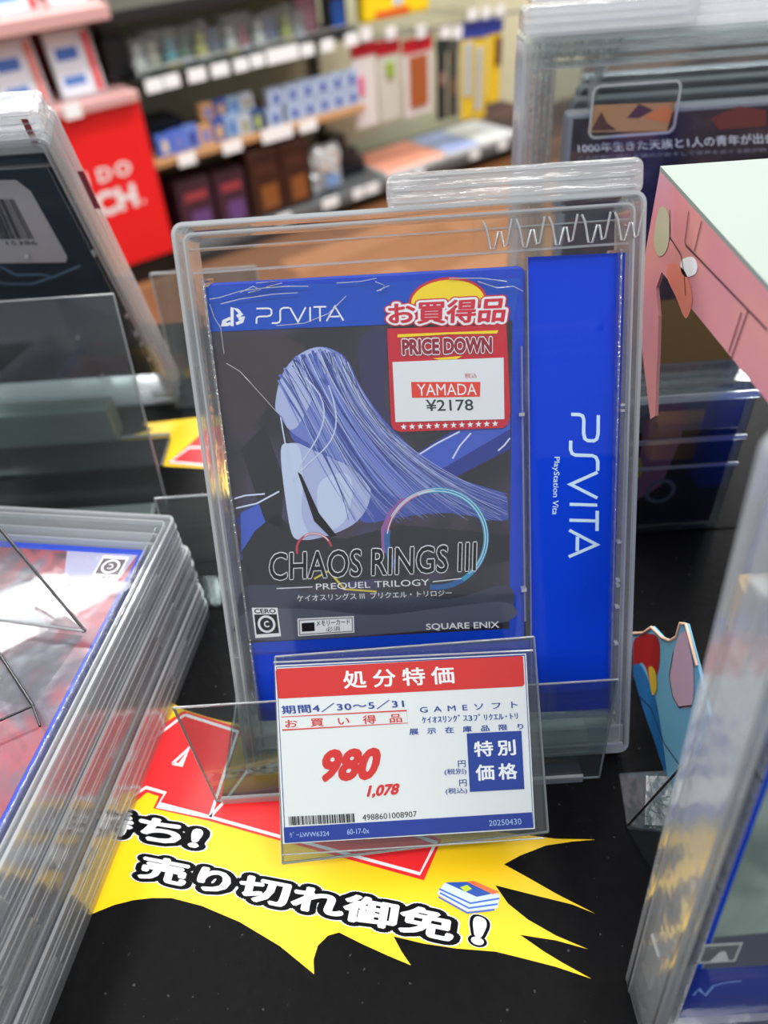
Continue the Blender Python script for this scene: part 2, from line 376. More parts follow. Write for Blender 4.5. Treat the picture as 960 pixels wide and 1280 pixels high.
strokes('white_outline', [[(-0.13062,-0.00638),(-0.12627,-0.00354),(-0.12106,0.00034),(-0.11250,-0.00270),(-0.11456,-0.00777),(-0.09239,-0.01427),(-0.06309,-0.02427),(-0.05103,-0.02787),(-0.01007,-0.04159),(-0.00309,-0.03022),(-0.01666,-0.02431)], [(-0.13514,0.01414),(-0.12174,0.02385),(-0.11068,0.03419),(-0.10961,0.03428),(-0.08530,0.02408),(-0.08844,0.00721),(-0.09239,-0.01427)], [(-0.09239,-0.01427),(-0.08677,-0.00718),(-0.07674,0.00900),(-0.07318,0.01556),(-0.06300,0.01871)], [(-0.11176,0.01065),(-0.10818,0.00966),(-0.10561,0.01744),(-0.11176,0.01065)], [(-0.17279,0.03663),(-0.17282,0.01296),(-0.16254,0.00131)], [(-0.14323,0.03449),(-0.14475,0.01104),(-0.13421,-0.00511)]], .0012, .00052, WPR, mat, 'h')
def outlined(s, quad, bold, par, mode, offs, layers):
    for k, (ex, m, nm) in enumerate(layers):
        text(nm, s, quad, m, par, offs + k * .00007, mode, bold, ex)
LAY = [(.158, WPR, 'lettering_edge'), (.128, BPR, 'lettering_outline'), (0, WPR, 'lettering')]
outlined('早い者勝ち!', [(-0.21275,-0.00104),(-0.09563,-0.02761),(-0.09348,-0.01816),(-0.21670,0.01369)], .04, mat, 'h', .00056, LAY)
outlined('売り切れ御免', [(-0.11754,-0.03665),(-0.00032,-0.06610),(0.00212,-0.05643),(-0.11657,-0.02757)], .04, mat, 'h', .00056, LAY)
outlined('!', [(0.00581,-0.06643),(0.01012,-0.06770),(0.01300,-0.05894),(0.00809,-0.05705)], .05, mat, 'h', .00056, [(.07, WPR, 'lettering_edge'), (.055, BPR, 'lettering_outline'), (0, WPR, 'lettering')])
# picture of a pile of booklets
polys('booklet_picture', [[(-0.00444,-0.04912),(0.00593,-0.05583),(0.01695,-0.05537),(0.01846,-0.05102),(0.01173,-0.04666),(-0.00114,-0.04532)]], .00060, pm('pale_blue_print', (205, 222, 245), .42), mat, 'h')
strokes('booklet_line', [[(-0.00395,-0.05028),(0.00587,-0.05637),(0.01572,-0.05585)], [(-0.00325,-0.04891),(0.00663,-0.05478),(0.01715,-0.05401)], [(-0.00341,-0.04748),(0.00740,-0.05317),(0.01800,-0.05212)]], .0006, .00066, pm('booklet_blue', (50, 100, 200), .42), mat, 'h')
polys('booklet_cover', [[(-0.00114,-0.04532),(0.00831,-0.04559),(0.01713,-0.05010),(0.00999,-0.05109)]], .00066, pm('cover_blue_print', (24, 76, 170), .42), mat, 'h')
polys('booklet_cover', [[(0.00684,-0.04551),(0.00952,-0.04538),(0.01833,-0.04989),(0.01589,-0.05059)]], .00072, pm('cover_orange_print', (240, 110, 50), .42), mat, 'h')
polys('booklet_cover', [[(0.00427,-0.04736),(0.00700,-0.04667),(0.00859,-0.04819),(0.00612,-0.04918)]], .00072, pm('cover_green_print', (190, 210, 40), .42), mat, 'h')

mat2 = make_mat('black mat with yellow spikes and pink-red banner behind the main game case', -.30, .30, .131, .395)
poly('yellow_burst', [(-0.17544,0.26629),(-0.13688,0.26929),(-0.09319,0.26607),(-0.04440,0.24234),(-0.02946,0.19190),(-0.08541,0.16867),(-0.12282,0.21252),(-0.15175,0.21798),(-0.17669,0.22145),(-0.16163,0.22760),(-0.17885,0.23154),(-0.15233,0.24050),(-0.19020,0.24992),(-0.16693,0.25846)], .00036, YEL, mat2, 'h')
poly('red_banner', [(-0.15064,0.22029),(-0.13934,0.23906),(-0.12889,0.25821),(-0.09208,0.25220),(-0.05440,0.22631),(-0.05359,0.19440),(-0.08714,0.19037),(-0.12456,0.21429)], .00042, RED, mat2, 'h')
strokes('white_outline', [[(-0.05367,0.19745),(-0.08775,0.19795),(-0.12478,0.21592),(-0.14886,0.22172),(-0.13882,0.23559),(-0.10587,0.23197),(-0.06411,0.21505)]], .0016, .00048, WPR, mat2, 'h')

# ================================================================ MAIN CASE AND WHAT IS IN IT
LM = 24.7
MW = lean((0, 0, .006), LM)
keeper = make_keeper('clear security case holding the boxed game, leaning upright behind the price card', MW)

# blue insert sheet
ins = thing('insert_sheet', 'glossy blue insert with white sideways logo beside the game box', 'insert sheet', mw=MW @ Matrix.Translation((0, .0052, 0)))
BLU = pm('insert_blue', (0, 60, 208), .4, .12)
bm = bmesh.new()
pts = [(-.0712, .0215), (.0400, .0175), (.0722, .0160), (.0732, .1935), (.0402, .1942), (.0400, .0500), (-.0712, .0520)]
vs = [bm.verts.new((x, 0, z)) for x, z in pts] + [bm.verts.new((x, .0004, z)) for x, z in pts]
n = len(pts); bm.faces.new(vs[:n]); bm.faces.new(vs[n:][::-1])
for i in range(n): bm.faces.new((vs[i], vs[i + n], vs[(i + 1) % n + n], vs[(i + 1) % n]))
bmobj('sheet', bm, BLU, ins)
LOGO = pm('logo_pale', (205, 232, 250), .4)
lq = [(0.05515,0.13927),(0.05459,0.08411),(0.06529,0.08303),(0.06496,0.13831)]
platform_logo(ins, lq, LOGO, .0001, w=.125)
text('small_lettering', 'PlayStation Vita', [(0.04851,0.12403),(0.04759,0.10192),(0.05059,0.10140),(0.05114,0.12385)], LOGO, ins, .0001, bold=.01)

# game box
BW, BH, BD = .1085, .1410, .0125
def BM(dx=0.): return MW @ Matrix.Translation((-.0162, .0045, .1217)) @ Matrix.Rotation(R_(.73), 4, 'Y')
def make_game_box(label, mw, cover, w=BW, h=BH, d=BD, sleeve=True, grp=None, shell=None):
    t = thing('game_box', label, 'game box', mw=mw, group=grp)
    rslab('case_shell', shell or pm('blue_case_plastic', (0, 62, 196), .22, .25, coat=.1), t, -w / 2, w / 2, -h / 2, h / 2, .0025, 0, d, .0008)
    if sleeve: boxo('cover_sheet', cover, t, -w / 2 + .0025, w / 2 - .004, -.00010, .0, -h / 2 + .004, h / 2 - .002)
    return t
gb = make_game_box('blue game box with pale blue veil artwork, wrapped in film inside the leaning case', BM(), None, sleeve=False)
# cover art, printed flat
ART = bpy.data.materials.new('cover_night_sky'); ART.use_nodes = True
nt = ART.node_tree; b = nt.nodes['Principled BSDF']; b.inputs['Roughness'].default_value = .3
tc = nt.nodes.new('ShaderNodeTexCoord'); n1 = nt.nodes.new('ShaderNodeTexNoise'); n1.inputs['Scale'].default_value = 22; n1.inputs['Detail'].default_value = 5; n1.inputs['Distortion'].default_value = .8
cr = nt.nodes.new('ShaderNodeValToRGB'); e = cr.color_ramp.elements
e[0].position = .34; e[0].color = lin((26, 27, 36)); e[1].position = .70; e[1].color = lin((66, 60, 110))
e2 = e.new(.48); e2.color = lin((44, 40, 50)); e3 = e.new(.58); e3.color = lin((62, 52, 66))
nt.links.new(tc.outputs['Object'], n1.inputs['Vector']); nt.links.new(n1.outputs[0], cr.inputs[0]); nt.links.new(cr.outputs[0], b.inputs['Base Color'])
poly('cover_art', [(-0.05448,0.05441),(0.00731,0.05352),(0.04994,0.05285),(0.04827,-0.06492),(-0.05441,-0.06519)], .0001, ART, gb)
HZ1 = pm('haze_slate', (58, 62, 80), .35); HZ2 = pm('haze_grey', (84, 88, 104), .35); HZ3 = pm('haze_brown', (58, 48, 52), .35)
for l, m_, o_ in (([(-0.05491,-0.04372),(-0.04532,-0.04029),(-0.02431,-0.04615),(0.00035,-0.04622),(0.02484,-0.05098),(0.04774,-0.04628),(0.04736,-0.05972),(0.02458,-0.06045),(-0.00647,-0.05729),(-0.03158,-0.05926),(-0.05482,-0.05723)], HZ1, .00013), ([(-0.05427,-0.05216),(-0.03095,-0.05181),(-0.00329,-0.05612),(0.02475,-0.05434),(0.04739,-0.05362),(0.04735,-0.06177),(0.00566,-0.06417),(-0.05395,-0.06383)], HZ2, .00015), ([(-0.05032,0.04956),(-0.03063,0.05123),(-0.02278,0.04533),(-0.03554,0.02920),(-0.04814,0.01833),(-0.05397,0.03021)], HZ3, .00013), ([(-0.00291,0.04973),(0.00660,0.05058),(0.00424,0.02703),(0.00939,0.01516),(0.00107,0.02145),(-0.00377,0.03596)], pm('haze_violet', (50, 42, 84), .35), .00013)):
    poly('cloud_band', smooth(l), o_, m_, gb)
poly('cover_band', [(-0.05460,0.06931),(0.05272,0.06648),(0.05022,0.05229),(0.00729,0.05325),(-0.05424,0.05413)], .0001, pm('band_blue', (16, 78, 192), .3, .2), gb)
BEAM = pm('beam_blue', (62, 92, 196), .35); BEAM2 = pm('beam_white', (214, 224, 250), .35); BEAM3 = pm('beam_deep', (34, 52, 140), .35)
polys('light_beam', [[(0.00283,0.00063),(0.02669,0.01421),(0.04898,0.02401),(0.04891,0.00708),(0.02618,-0.00370),(0.00819,-0.01038)], [(-0.05413,-0.01467),(-0.05141,-0.01169),(-0.03726,-0.00383),(-0.03755,-0.00689),(-0.05209,-0.01793)]], .00016, BEAM3, gb)
polys('light_beam', [[(0.00883,0.00332),(0.03106,0.01543),(0.04897,0.02229),(0.04894,0.01445),(0.02636,0.00234),(0.01141,-0.00471)], [(-0.05348,-0.03066),(-0.05141,-0.01169),(-0.03743,-0.00566),(-0.03659,-0.01252)]], .00020, BEAM, gb)
strokes('light_streak', [[(0.01421,0.00602),(0.02224,0.01063),(0.03075,0.01457)], [(0.02788,0.00466),(0.03062,0.00928),(0.03477,0.01377)], [(0.04454,0.00672),(0.04688,0.00867),(0.04892,0.01122)], [(-0.05299,-0.00974),(-0.04511,-0.00832),(-0.03640,-0.00418)], [(-0.05317,-0.00601),(-0.04891,-0.00502),(-0.04179,-0.00480)]], .0006, .00026, BEAM2, gb)
ROCK = pm('rock_dark', (24, 26, 32), .35)
polys('dark_rock', [[(-0.05313,-0.02744),(-0.04679,-0.01886),(-0.03807,-0.01244),(-0.03083,-0.02167),(-0.01353,-0.02392),(0.00775,-0.01973),(0.02566,-0.02232),(0.04845,-0.02615),(0.04841,-0.03645),(0.02518,-0.03905),(-0.02400,-0.04217),(-0.05088,-0.04063)], [(-0.04878,0.01248),(-0.03924,0.02076),(-0.03398,-0.00035),(-0.03718,-0.01877),(-0.04283,-0.01530)]], .00024, ROCK, gb)
# pale flowing veil (plain shape in the colours of the original artwork)
V1 = pm('veil_pale', (176, 186, 226), .35); V2 = pm('veil_mid', (112, 130, 204), .35); V3 = pm('veil_deep', (66, 86, 172), .35); V4 = pm('veil_light', (198, 212, 238), .35); V5 = pm('veil_shadow', (46, 58, 130), .35)
poly('veil', smooth([(-0.03412,0.02913),(-0.03130,0.03802),(-0.02566,0.04439),(-0.01845,0.04702),(-0.01023,0.04465),(-0.00593,0.03748),(-0.00430,0.02750),(0.00362,0.01548),(0.01193,0.00734),(0.02625,-0.00128),(0.03793,-0.00619),(0.04676,-0.00976),(0.04791,-0.01540),(0.04609,-0.02031),(0.02584,-0.01603),(0.00790,-0.01659),(-0.00709,-0.01732),(-0.00907,-0.00174),(-0.02010,0.00792),(-0.02968,0.01497),(-0.03096,0.02321)]), .00030, V3, gb)
poly('veil', smooth([(-0.03454,0.02772),(-0.03192,0.03749),(-0.02625,0.04414),(-0.01842,0.04729),(-0.01158,0.04528),(-0.00725,0.03895),(-0.00543,0.02756),(0.00082,0.01710),(0.00900,0.00690),(0.02030,-0.00338),(0.00823,-0.00945),(-0.00877,0.00279),(-0.01986,0.01088),(-0.02758,0.01574),(-0.03179,0.02035)]), .00034, V2, gb)
poly('veil', smooth([(-0.03491,0.02688),(-0.03197,0.03694),(-0.02627,0.04387),(-0.01928,0.04707),(-0.01379,0.04567),(-0.01192,0.04059),(-0.01785,0.03673),(-0.02192,0.02846),(-0.02721,0.02010),(-0.03078,0.01884),(-0.03267,0.02330)]), .00038, V1, gb)
poly('drapery', smooth([(-0.03375,0.01165),(-0.02892,0.01375),(-0.02334,0.01107),(-0.01437,0.00641),(-0.00448,0.00104),(-0.00297,-0.00821),(-0.00829,-0.01725),(-0.01944,-0.02231),(-0.03094,-0.02293),(-0.03303,-0.01272),(-0.03310,-0.00040)]), .00034, V1, gb)
poly('drapery', smooth([(-0.03438,0.01109),(-0.03067,0.01355),(-0.02739,0.01130),(-0.02724,-0.00072),(-0.02888,-0.01296),(-0.02723,-0.02187),(-0.03268,-0.02220),(-0.03423,-0.00955)]), .00040, V4, gb)
poly('drapery', smooth([(-0.02080,-0.00108),(-0.01179,0.00145),(-0.00927,-0.00478),(-0.01306,-0.01698),(-0.02109,-0.02031),(-0.02270,-0.01019)]), .00040, V4, gb)
def bez(p0, p1, p2, p3, n=14):
    return [tuple(p0[k] * (1-t)**3 + 3 * p1[k] * t * (1-t)**2 + 3 * p2[k] * t * t * (1-t) + p3[k] * t**3 for k in (0, 1)) for t in [i / n for i in range(n + 1)]]
A0 = [(-0.02525,0.04270),(-0.01720,0.04503),(-0.01178,0.04253),(-0.00869,0.03847),(-0.02129,0.04304)]; 
C0 = [(-0.02987,0.02889),(-0.02033,0.03405),(-0.00998,0.02781),(-0.00580,0.02183),(-0.02597,0.03436)]
C1 = [(-0.02276,0.01104),(-0.01407,0.01056),(0.00041,0.00976),(0.00883,0.00332),(-0.00613,-0.00190)]
C2 = [(-0.00095,-0.01453),(0.02610,-0.00676),(0.04884,-0.00803),(0.04880,-0.01732),(0.03786,-0.01049)]
rnd = random.Random(3)
V6 = pm('veil_blue', (88, 108, 190), .35); V7 = pm('veil_lilac', (146, 158, 216), .35)
D0 = [(-0.03192,0.03749),(-0.02515,0.04381),(-0.01714,0.04585),(-0.01032,0.04328),(-0.00655,0.03667)]; D1 = [(-0.02646,0.02871),(-0.01851,0.02827),(-0.01150,0.02646),(-0.00571,0.02327),(-0.00294,0.02167)]
D2 = [(-0.01764,0.00177),(-0.00887,0.00129),(0.00145,0.00222),(0.01162,0.00015),(0.01742,-0.00169)]; D3 = [(-0.01004,-0.01652),(0.00788,-0.01690),(0.02584,-0.01603),(0.04729,-0.01912),(0.04764,-0.01042)]
for m, n_, w_, off in ((V6, 16, .0011, .000400), (V3, 14, .0009, .000410), (V7, 12, .0007, .000420), (V5, 18, .00035, .000430), (V2, 14, .0006, .000435), (V1, 18, .0003, .000445), (V4, 10, .00025, .000455), (V5, 14, .0002, .000465)):
    q = []
    for k in range(n_):
        t_ = rnd.random() * 3.98; i = int(t_); f_ = t_ - i
        pk_ = lambda D, s_: tuple(D[i][c] * (1 - f_) + D[i + 1][c] * f_ + rnd.uniform(-s_, s_) for c in (0, 1))
        p0, p1, p2, p3 = pk_(D0, .0012), pk_(D1, .003), pk_(D2, .004), pk_(D3, .002)
        q += stroke_quads(bez(p0, p1, p2, (min(p3[0], .0478), p3[1])), w_, w1=w_ * .25)
    polys('veil_strand', q, off, m, gb)
strokes('veil_fold', [bez(*[(-0.03324,0.02333),(-0.03193,-0.00046),(-0.02776,-0.00682),(-0.03083,-0.02167)]), bez(*[(-0.02348,0.03703),(-0.00752,0.02192),(-0.02880,0.00840),(-0.02874,0.00239)]), bez(*[(-0.01524,0.03377),(-0.00828,0.01024),(-0.02276,0.01104),(-0.03076,-0.00053)])], .0005, .00050, V4, gb)
polys('dark_sash', [[(-0.02898,0.00301),(-0.02762,0.00172),(-0.02235,-0.01332),(-0.01644,-0.02248),(-0.01889,-0.02298),(-0.02438,-0.01634)]], .00052, BPR, gb)
strokes('glow_ring', [[(0.00118,-0.03053),(0.00139,-0.02095),(0.00440,-0.01483),(0.00971,-0.00953)]], .0022, .00046, pm('ring_violet', (150, 90, 160), .35), gb)
rc = [(0.02102,-0.02619),(0.03970,-0.02725),(0.02166,-0.00681)]
rr = math.dist(rc[0], rc[1]); ry = math.dist(rc[0], rc[2])
def ringarc(a0, a1, m, w, off, k=1.):
    strokes('glow_ring', [arc(rc[0], rr * k, a0, a1, 26, ry * k)], w, off, m, gb)
CYA = pm('ring_cyan', (38, 150, 190), .35); PNK = pm('ring_pink', (226, 130, 160), .35); RBL = pm('ring_blue', (36, 96, 160), .35)
ringarc(-60, 100, CYA, .0020, .00054); ringarc(165, 215, RBL, .0022, .00054); ringarc(95, 150, PNK, .0014, .00056); ringarc(145, 168, pm('ring_red', (200, 60, 80), .35), .0010, .00056)
ringarc(-100, -60, RBL, .0022, .00053); ringarc(-50, 110, pm('ring_pale', (190, 224, 236), .35), .0004, .0006, .98); ringarc(-40, 150, pm('ring_pale', (190, 224, 236), .35), .0003, .0006, 1.03); ringarc(90, 170, pm('ring_pale', (190, 224, 236), .35), .0004, .00061, 1.0)
sc_ = [(-0.02530,-0.02774)][0]
strokes('small_ring', [arc(sc_, .0066, 10, 190, 20)], .0008, .00056, pm('ring_red', (200, 60, 80), .35), gb)
strokes('small_ring', [arc(sc_, .0066, 30, 120, 14)], .0003, .0006, WPR, gb)
strokes('small_ring', [[(-0.02623,-0.03940),(-0.02050,-0.03645),(-0.01494,-0.04435),(-0.00273,-0.04605)]], .0007, .00057, pm('ring_yellow', (220, 200, 60), .35), gb)
# lettering on the cover
platform_logo(gb, [(-0.03861,0.05625),(-0.00835,0.05571),(-0.00815,0.06051),(-0.03809,0.06131)], WPR, .0002, w=.11)
strokes('platform_mark', [[(-0.04709,0.05590),(-0.04641,0.06202),(-0.04458,0.06112),(-0.04363,0.05974),(-0.04509,0.05902)]], .0011, .0002, WPR, gb)
strokes('platform_mark', [[(-0.04734,0.05860),(-0.04994,0.05767),(-0.05031,0.05688),(-0.04841,0.05651),(-0.04752,0.05700)]], .0010, .0002, WPR, gb)
strokes('platform_mark', [[(-0.04563,0.05663),(-0.04334,0.05732),(-0.04298,0.05810),(-0.04460,0.05846)]], .0010, .0002, WPR, gb)
CQ = [(-0.04336,-0.03908),(0.03556,-0.03964),(0.03607,-0.02800),(-0.04222,-0.02742)]
text('title_edge', 'CHAOS RINGS Ⅲ', CQ, WPR, gb, .0007, bold=.012, extra=.026)
text('title_lettering', 'CHAOS RINGS Ⅲ', CQ, BPR, gb, .00078, bold=.012)
text('subtitle_lettering', 'PREQUEL TRILOGY', [(-0.02587,-0.04439),(0.01763,-0.04505),(0.01762,-0.04191),(-0.02578,-0.04141)], WPR, gb, .0007)
strokes('subtitle_rule', [[(-0.04093,-0.04253),(-0.02711,-0.04266)], [(0.01893,-0.04314),(0.02999,-0.04245)]], .00035, .0007, WPR, gb)
text('subtitle_lettering', 'ケイオスリングス Ⅲ  プリクエル・トリロジー', [(-0.03346,-0.04847),(0.02613,-0.04937),(0.02610,-0.04687),(-0.03352,-0.04562)], WPR, gb, .0007)
rating_mark(gb, [(-0.05119,-0.06295),(-0.04110,-0.06274),(-0.04138,-0.05053),(-0.05125,-0.04997)], .0007, WPR, BPR)
mq = [(-0.03442,-0.06313),(-0.01235,-0.06278),(-0.01217,-0.05577),(-0.03408,-0.05560)]
poly('notice_panel', mq, .0007, WPR, gb)
poly('notice_panel', [bil(mq, a, b_) for a, b_ in ((.02,.06),(.98,.06),(.98,.94),(.02,.94))], .00074, pm('notice_grey', (120, 122, 128), .4), gb)
poly('notice_panel', [bil(mq, a, b_) for a, b_ in ((.04,.12),(.96,.12),(.96,.88),(.04,.88))], .00078, WPR, gb)
poly('notice_icon', [bil(mq, a, b_) for a, b_ in ((.07,.25),(.30,.25),(.30,.75),(.07,.75))], .00082, BPR, gb)
text('notice_lettering', 'メモリーカード', [bil(mq, a, b_) for a, b_ in ((.33,.52),(.93,.52),(.93,.85),(.33,.85))], BPR, gb, .00082, bold=.02)
text('notice_lettering', '必須', [bil(mq, a, b_) for a, b_ in ((.5,.16),(.75,.16),(.75,.46),(.5,.46))], BPR, gb, .00082)
text('maker_lettering', 'SQUARE ENIX', [(0.01571,-0.06372),(0.04436,-0.06452),(0.04423,-0.06125),(0.01570,-0.06063)], WPR, gb, .0007, bold=.012)
# price sticker on the box
stk = poly('price_sticker', [(0.00641,0.05222),(0.04772,0.05135),(0.04896,0.02027),(0.04808,0.01654),(0.04635,0.01518),(0.00941,0.01575),(0.00687,0.01677),(0.00611,0.01885)], .0009, pm('sticker_red', (206, 14, 40), .35), gb)
sun = [(0.02771,0.05992),(0.04035,0.05977),(0.02792,0.06727)]
rx, ry2 = math.dist(sun[0], sun[1]), math.dist(sun[0], sun[2])
poly('sticker_sun', arc(sun[0], rx * 1.07, -10, 190, 30, ry2 * 1.12), .00088, pm('sticker_red', (206, 14, 40), .35), stk)
poly('sticker_sun', arc(sun[0], rx, -10, 190, 30, ry2), .00094, pm('sticker_yellow', (255, 222, 20), .35), stk)
SR = pm('sticker_red', (206, 14, 40), .35); SD = pm('sticker_dark', (150, 8, 40), .35)
SQ = [(0.00703,0.05353),(0.04689,0.05220),(0.04832,0.06067),(0.00685,0.06076)]
outlined('お買得品', SQ, .03, stk, 'v', .00100, [(.135, SR, 'sticker_lettering_edge'), (.085, WPR, 'sticker_lettering_outline'), (0, pm('sticker_letter_red', (212, 20, 50), .35), 'sticker_lettering')])
poly('sticker_stripe', [(0.00992,0.05013),(0.04493,0.04960),(0.04436,0.04855),(0.02768,0.04917),(0.00986,0.04905)], .00112, pm('sticker_yellow', (255, 222, 20), .35), stk)
poly('sticker_stripe', [(0.02184,0.04126),(0.03224,0.04153),(0.03025,0.04053),(0.02407,0.04059)], .00112, pm('sticker_yellow', (255, 222, 20), .35), stk)
PQ = [(0.01125,0.04294),(0.04262,0.04207),(0.04268,0.04755),(0.01123,0.04843)]
outlined('PRICE DOWN', PQ, .05, stk, 'v', .00118, [(.075, SD, 'sticker_lettering_edge'), (.05, WPR, 'sticker_lettering_outline'), (0, SD, 'sticker_lettering')])
poly('sticker_panel', [(0.00769,0.01946),(0.04677,0.01839),(0.04664,0.04020),(0.00769,0.04075)], .00118, WHITE, stk)
text('sticker_small_lettering', '税込', [(0.03290,0.03369),(0.03715,0.03360),(0.03718,0.03542),(0.03286,0.03551)], SR, stk, .00124)
poly('sticker_name_band', [(0.01397,0.02784),(0.03817,0.02694),(0.03837,0.03215),(0.01393,0.03348)], .00124, pm('band_red', (236, 60, 36), .35), stk)
text('sticker_name', 'YAMADA', [(0.01599,0.02853),(0.03704,0.02766),(0.03697,0.03164),(0.01588,0.03264)], WPR, stk, .0013, bold=.0)
text('sticker_price', '¥2178', [(0.01891,0.02278),(0.03580,0.02214),(0.03559,0.02631),(0.01878,0.02695)], pm('ink_dark', (40, 44, 52), .4), stk, .00124, bold=.012)
st = []
s0, s1 = [(0.01059,0.01755),(0.04342,0.01694)]
for i in range(12):
    c = (s0[0] + (s1[0] - s0[0]) * i / 11, s0[1] + (s1[1] - s0[1]) * i / 11)
    st.append([(c[0] + (.00125 if k % 2 == 0 else .0005) * math.sin(R_(36 * k)), c[1] + (.00125 if k % 2 == 0 else .0005) * math.cos(R_(36 * k))) for k in range(10)])
polys('sticker_star', st, .00118, WPR, stk)
# shrink film; the highlights on its wrinkles are built as whitish tubes
rslab('shrink_film', FILM, gb, -BW / 2 + .0006, BW / 2 - .0006, -BH / 2 + .0006, BH / 2 - .0006, .0024, -.0017, -.00165)
WR = thin('wrinkle_highlight', (250, 250, 252), .75, 3, .1)
def zlift(pts, y): return [(a, y, b_) for a, b_ in pts]
for l in ([(-0.05344,0.06531),(-0.04984,0.06565),(-0.04280,0.06737),(-0.03453,0.06798),(-0.02633,0.06807),(-0.01953,0.06771)], [(-0.04981,0.06353),(-0.04308,0.06476),(-0.03201,0.06575),(-0.02325,0.06581)], [(-0.03709,0.06969),(-0.03026,0.06985),(-0.03396,0.06821),(-0.02841,0.06923)], [(-0.03163,0.05534),(-0.02191,0.05563),(-0.01340,0.05839),(-0.00696,0.06388)], [(-0.05363,0.06373),(-0.05253,0.05915),(-0.05074,0.05556),(-0.05063,0.04684)], [(0.00314,0.06807),(0.00634,0.06659),(0.00460,0.06485)], [(0.02821,0.06778),(0.03910,0.06720),(0.04780,0.06569)], [(0.03799,0.06621),(0.04451,0.06377),(0.04998,0.06400),(0.05326,0.06225)], [(0.00351,0.06491),(0.00797,0.06650)], [(-0.05017,0.04350),(-0.04573,0.04048),(-0.03824,0.03078),(-0.03445,0.02571)], [(-0.04285,0.06685),(-0.03828,0.06871),(-0.03567,0.06752),(-0.04013,0.06671)], [(-0.00994,0.06824),(-0.00175,0.06833),(0.00375,0.06908)]):
    tube('wrinkle_highlight', zlift(l, -.0019), .00016, WR, gb, 5)

# ================================================================ PRICE CARD, HOLDER AND STAND
CMW = M_axes((-.0130, -.0383, .0243), (.9988, .0183, -.0449), (-.0440, .7297, -.6824), (.0203, .6836, .7296))
card = thing('price_card', 'white price card with red header reading 980 in front of the game', 'price card', mw=CMW)
CQ4 = [(-0.04492,-0.00006),(0.04504,0.00006),(0.04496,0.06264),(-0.04508,0.06294)]
bm = bmesh.new()
vs = [bm.verts.new((x, 0, z)) for x, z in CQ4] + [bm.verts.new((x, .0003, z)) for x, z in CQ4]
bm.faces.new(vs[:4]); bm.faces.new(vs[4:][::-1])
for i in range(4): bm.faces.new((vs[i], vs[i + 4], vs[(i + 1) % 4 + 4], vs[(i + 1) % 4]))
bmobj('card_paper', bm, pm('card_white', (228, 232, 232), .5), card)
CRD = pm('card_red', (214, 36, 32), .45); CBL = pm('card_blue', (14, 50, 150), .45); CIN = pm('card_ink_blue', (30, 66, 150), .45)
strokes('card_border', [[(-0.04405,0.00045),(0.04450,0.00066),(0.04435,0.06210),(-0.04454,0.06235)]], .0003, .0001, CIN, card, closed=True)
poly('header_band', [(-0.04402,0.05117),(0.04308,0.05098),(0.04384,0.05180),(0.04374,0.06155),(0.04290,0.06203),(-0.04428,0.06176),(-0.04494,0.06095),(-0.04456,0.05185)], .0001, CRD, card)
text('header_lettering', '処分特価', [(-0.02103,0.05346),(0.01879,0.05324),(0.01852,0.05969),(-0.02132,0.05988)], WPR, card, .0002, bold=.02, space=1.46)
text('date_lettering', '期間4／30～5／31', [(-0.04312,0.04566),(0.00034,0.04565),(0.00005,0.04880),(-0.04356,0.04869)], CIN, card, .0002, bold=.022, space=1.1)
strokes('notice_frame', [[(-0.04336,0.04007),(0.00123,0.04020),(0.00101,0.04462),(-0.04353,0.04472)]], .00022, .0002, CRD, card, closed=True)
text('notice_lettering', 'お買い得品', [(-0.04234,0.04069),(-0.00075,0.04059),(-0.00089,0.04373),(-0.04241,0.04367)], CRD, card, .0002, bold=.012, space=2.7)
text('item_lettering', 'GAMEソフト', [(0.00583,0.04351),(0.04097,0.04350),(0.04094,0.04580),(0.00565,0.04580)], CIN, card, .0002, bold=.014, space=1.9)
text('item_lettering', 'ｹｲｵｽﾘﾝｸﾞｽ3ﾌﾟﾘｸｴﾙ･ﾄﾘ', [(0.00637,0.03978),(0.04092,0.03950),(0.04075,0.04194),(0.00621,0.04235)], CIN, card, .0002, bold=.012)
text('item_lettering', '展示在庫品限り', [(0.00161,0.03586),(0.04276,0.03569),(0.04257,0.03784),(0.00157,0.03819)], CIN, card, .0002, bold=.022, space=2.75)
poly('special_panel', [(0.02230,0.01453),(0.04192,0.01448),(0.04187,0.03525),(0.02211,0.03535)], .0002, pm('card_panel_blue', (10, 56, 150), .45), card)
text('special_lettering', '特別', [(0.02444,0.02684),(0.03957,0.02672),(0.03942,0.03244),(0.02442,0.03240)], WPR, card, .0003, bold=.025, space=1.35)
text('special_lettering', '価格', [(0.02461,0.01829),(0.03973,0.01816),(0.03958,0.02401),(0.02460,0.02413)], WPR, card, .0003, bold=.025, space=1.35)
text('yen_lettering', '円', [(0.01853,0.02347),(0.02126,0.02346),(0.02123,0.02588),(0.01850,0.02589)], CIN, card, .0002, bold=.012)
text('yen_lettering', '(税別)', [(0.01352,0.02076),(0.02142,0.02075),(0.02138,0.02303),(0.01349,0.02318)], CIN, card, .0002, bold=.012)
text('yen_lettering', '円', [(0.01863,0.01664),(0.02136,0.01663),(0.02133,0.01905),(0.01861,0.01906)], CIN, card, .0002, bold=.012)
text('yen_lettering', '(税込)', [(0.01363,0.01394),(0.02138,0.01393),(0.02134,0.01620),(0.01360,0.01635)], CIN, card, .0002, bold=.012)
text('price_lettering', '980', [(-0.03185,0.02089),(-0.01137,0.02073),(-0.00743,0.03214),(-0.02879,0.03246)], CRD, card, .0002, bold=.055)
text('price_lettering', '1,078', [(-0.01480,0.01427),(-0.00366,0.01449),(-0.00231,0.01909),(-0.01345,0.01887)], CRD, card, .0002, bold=.045)
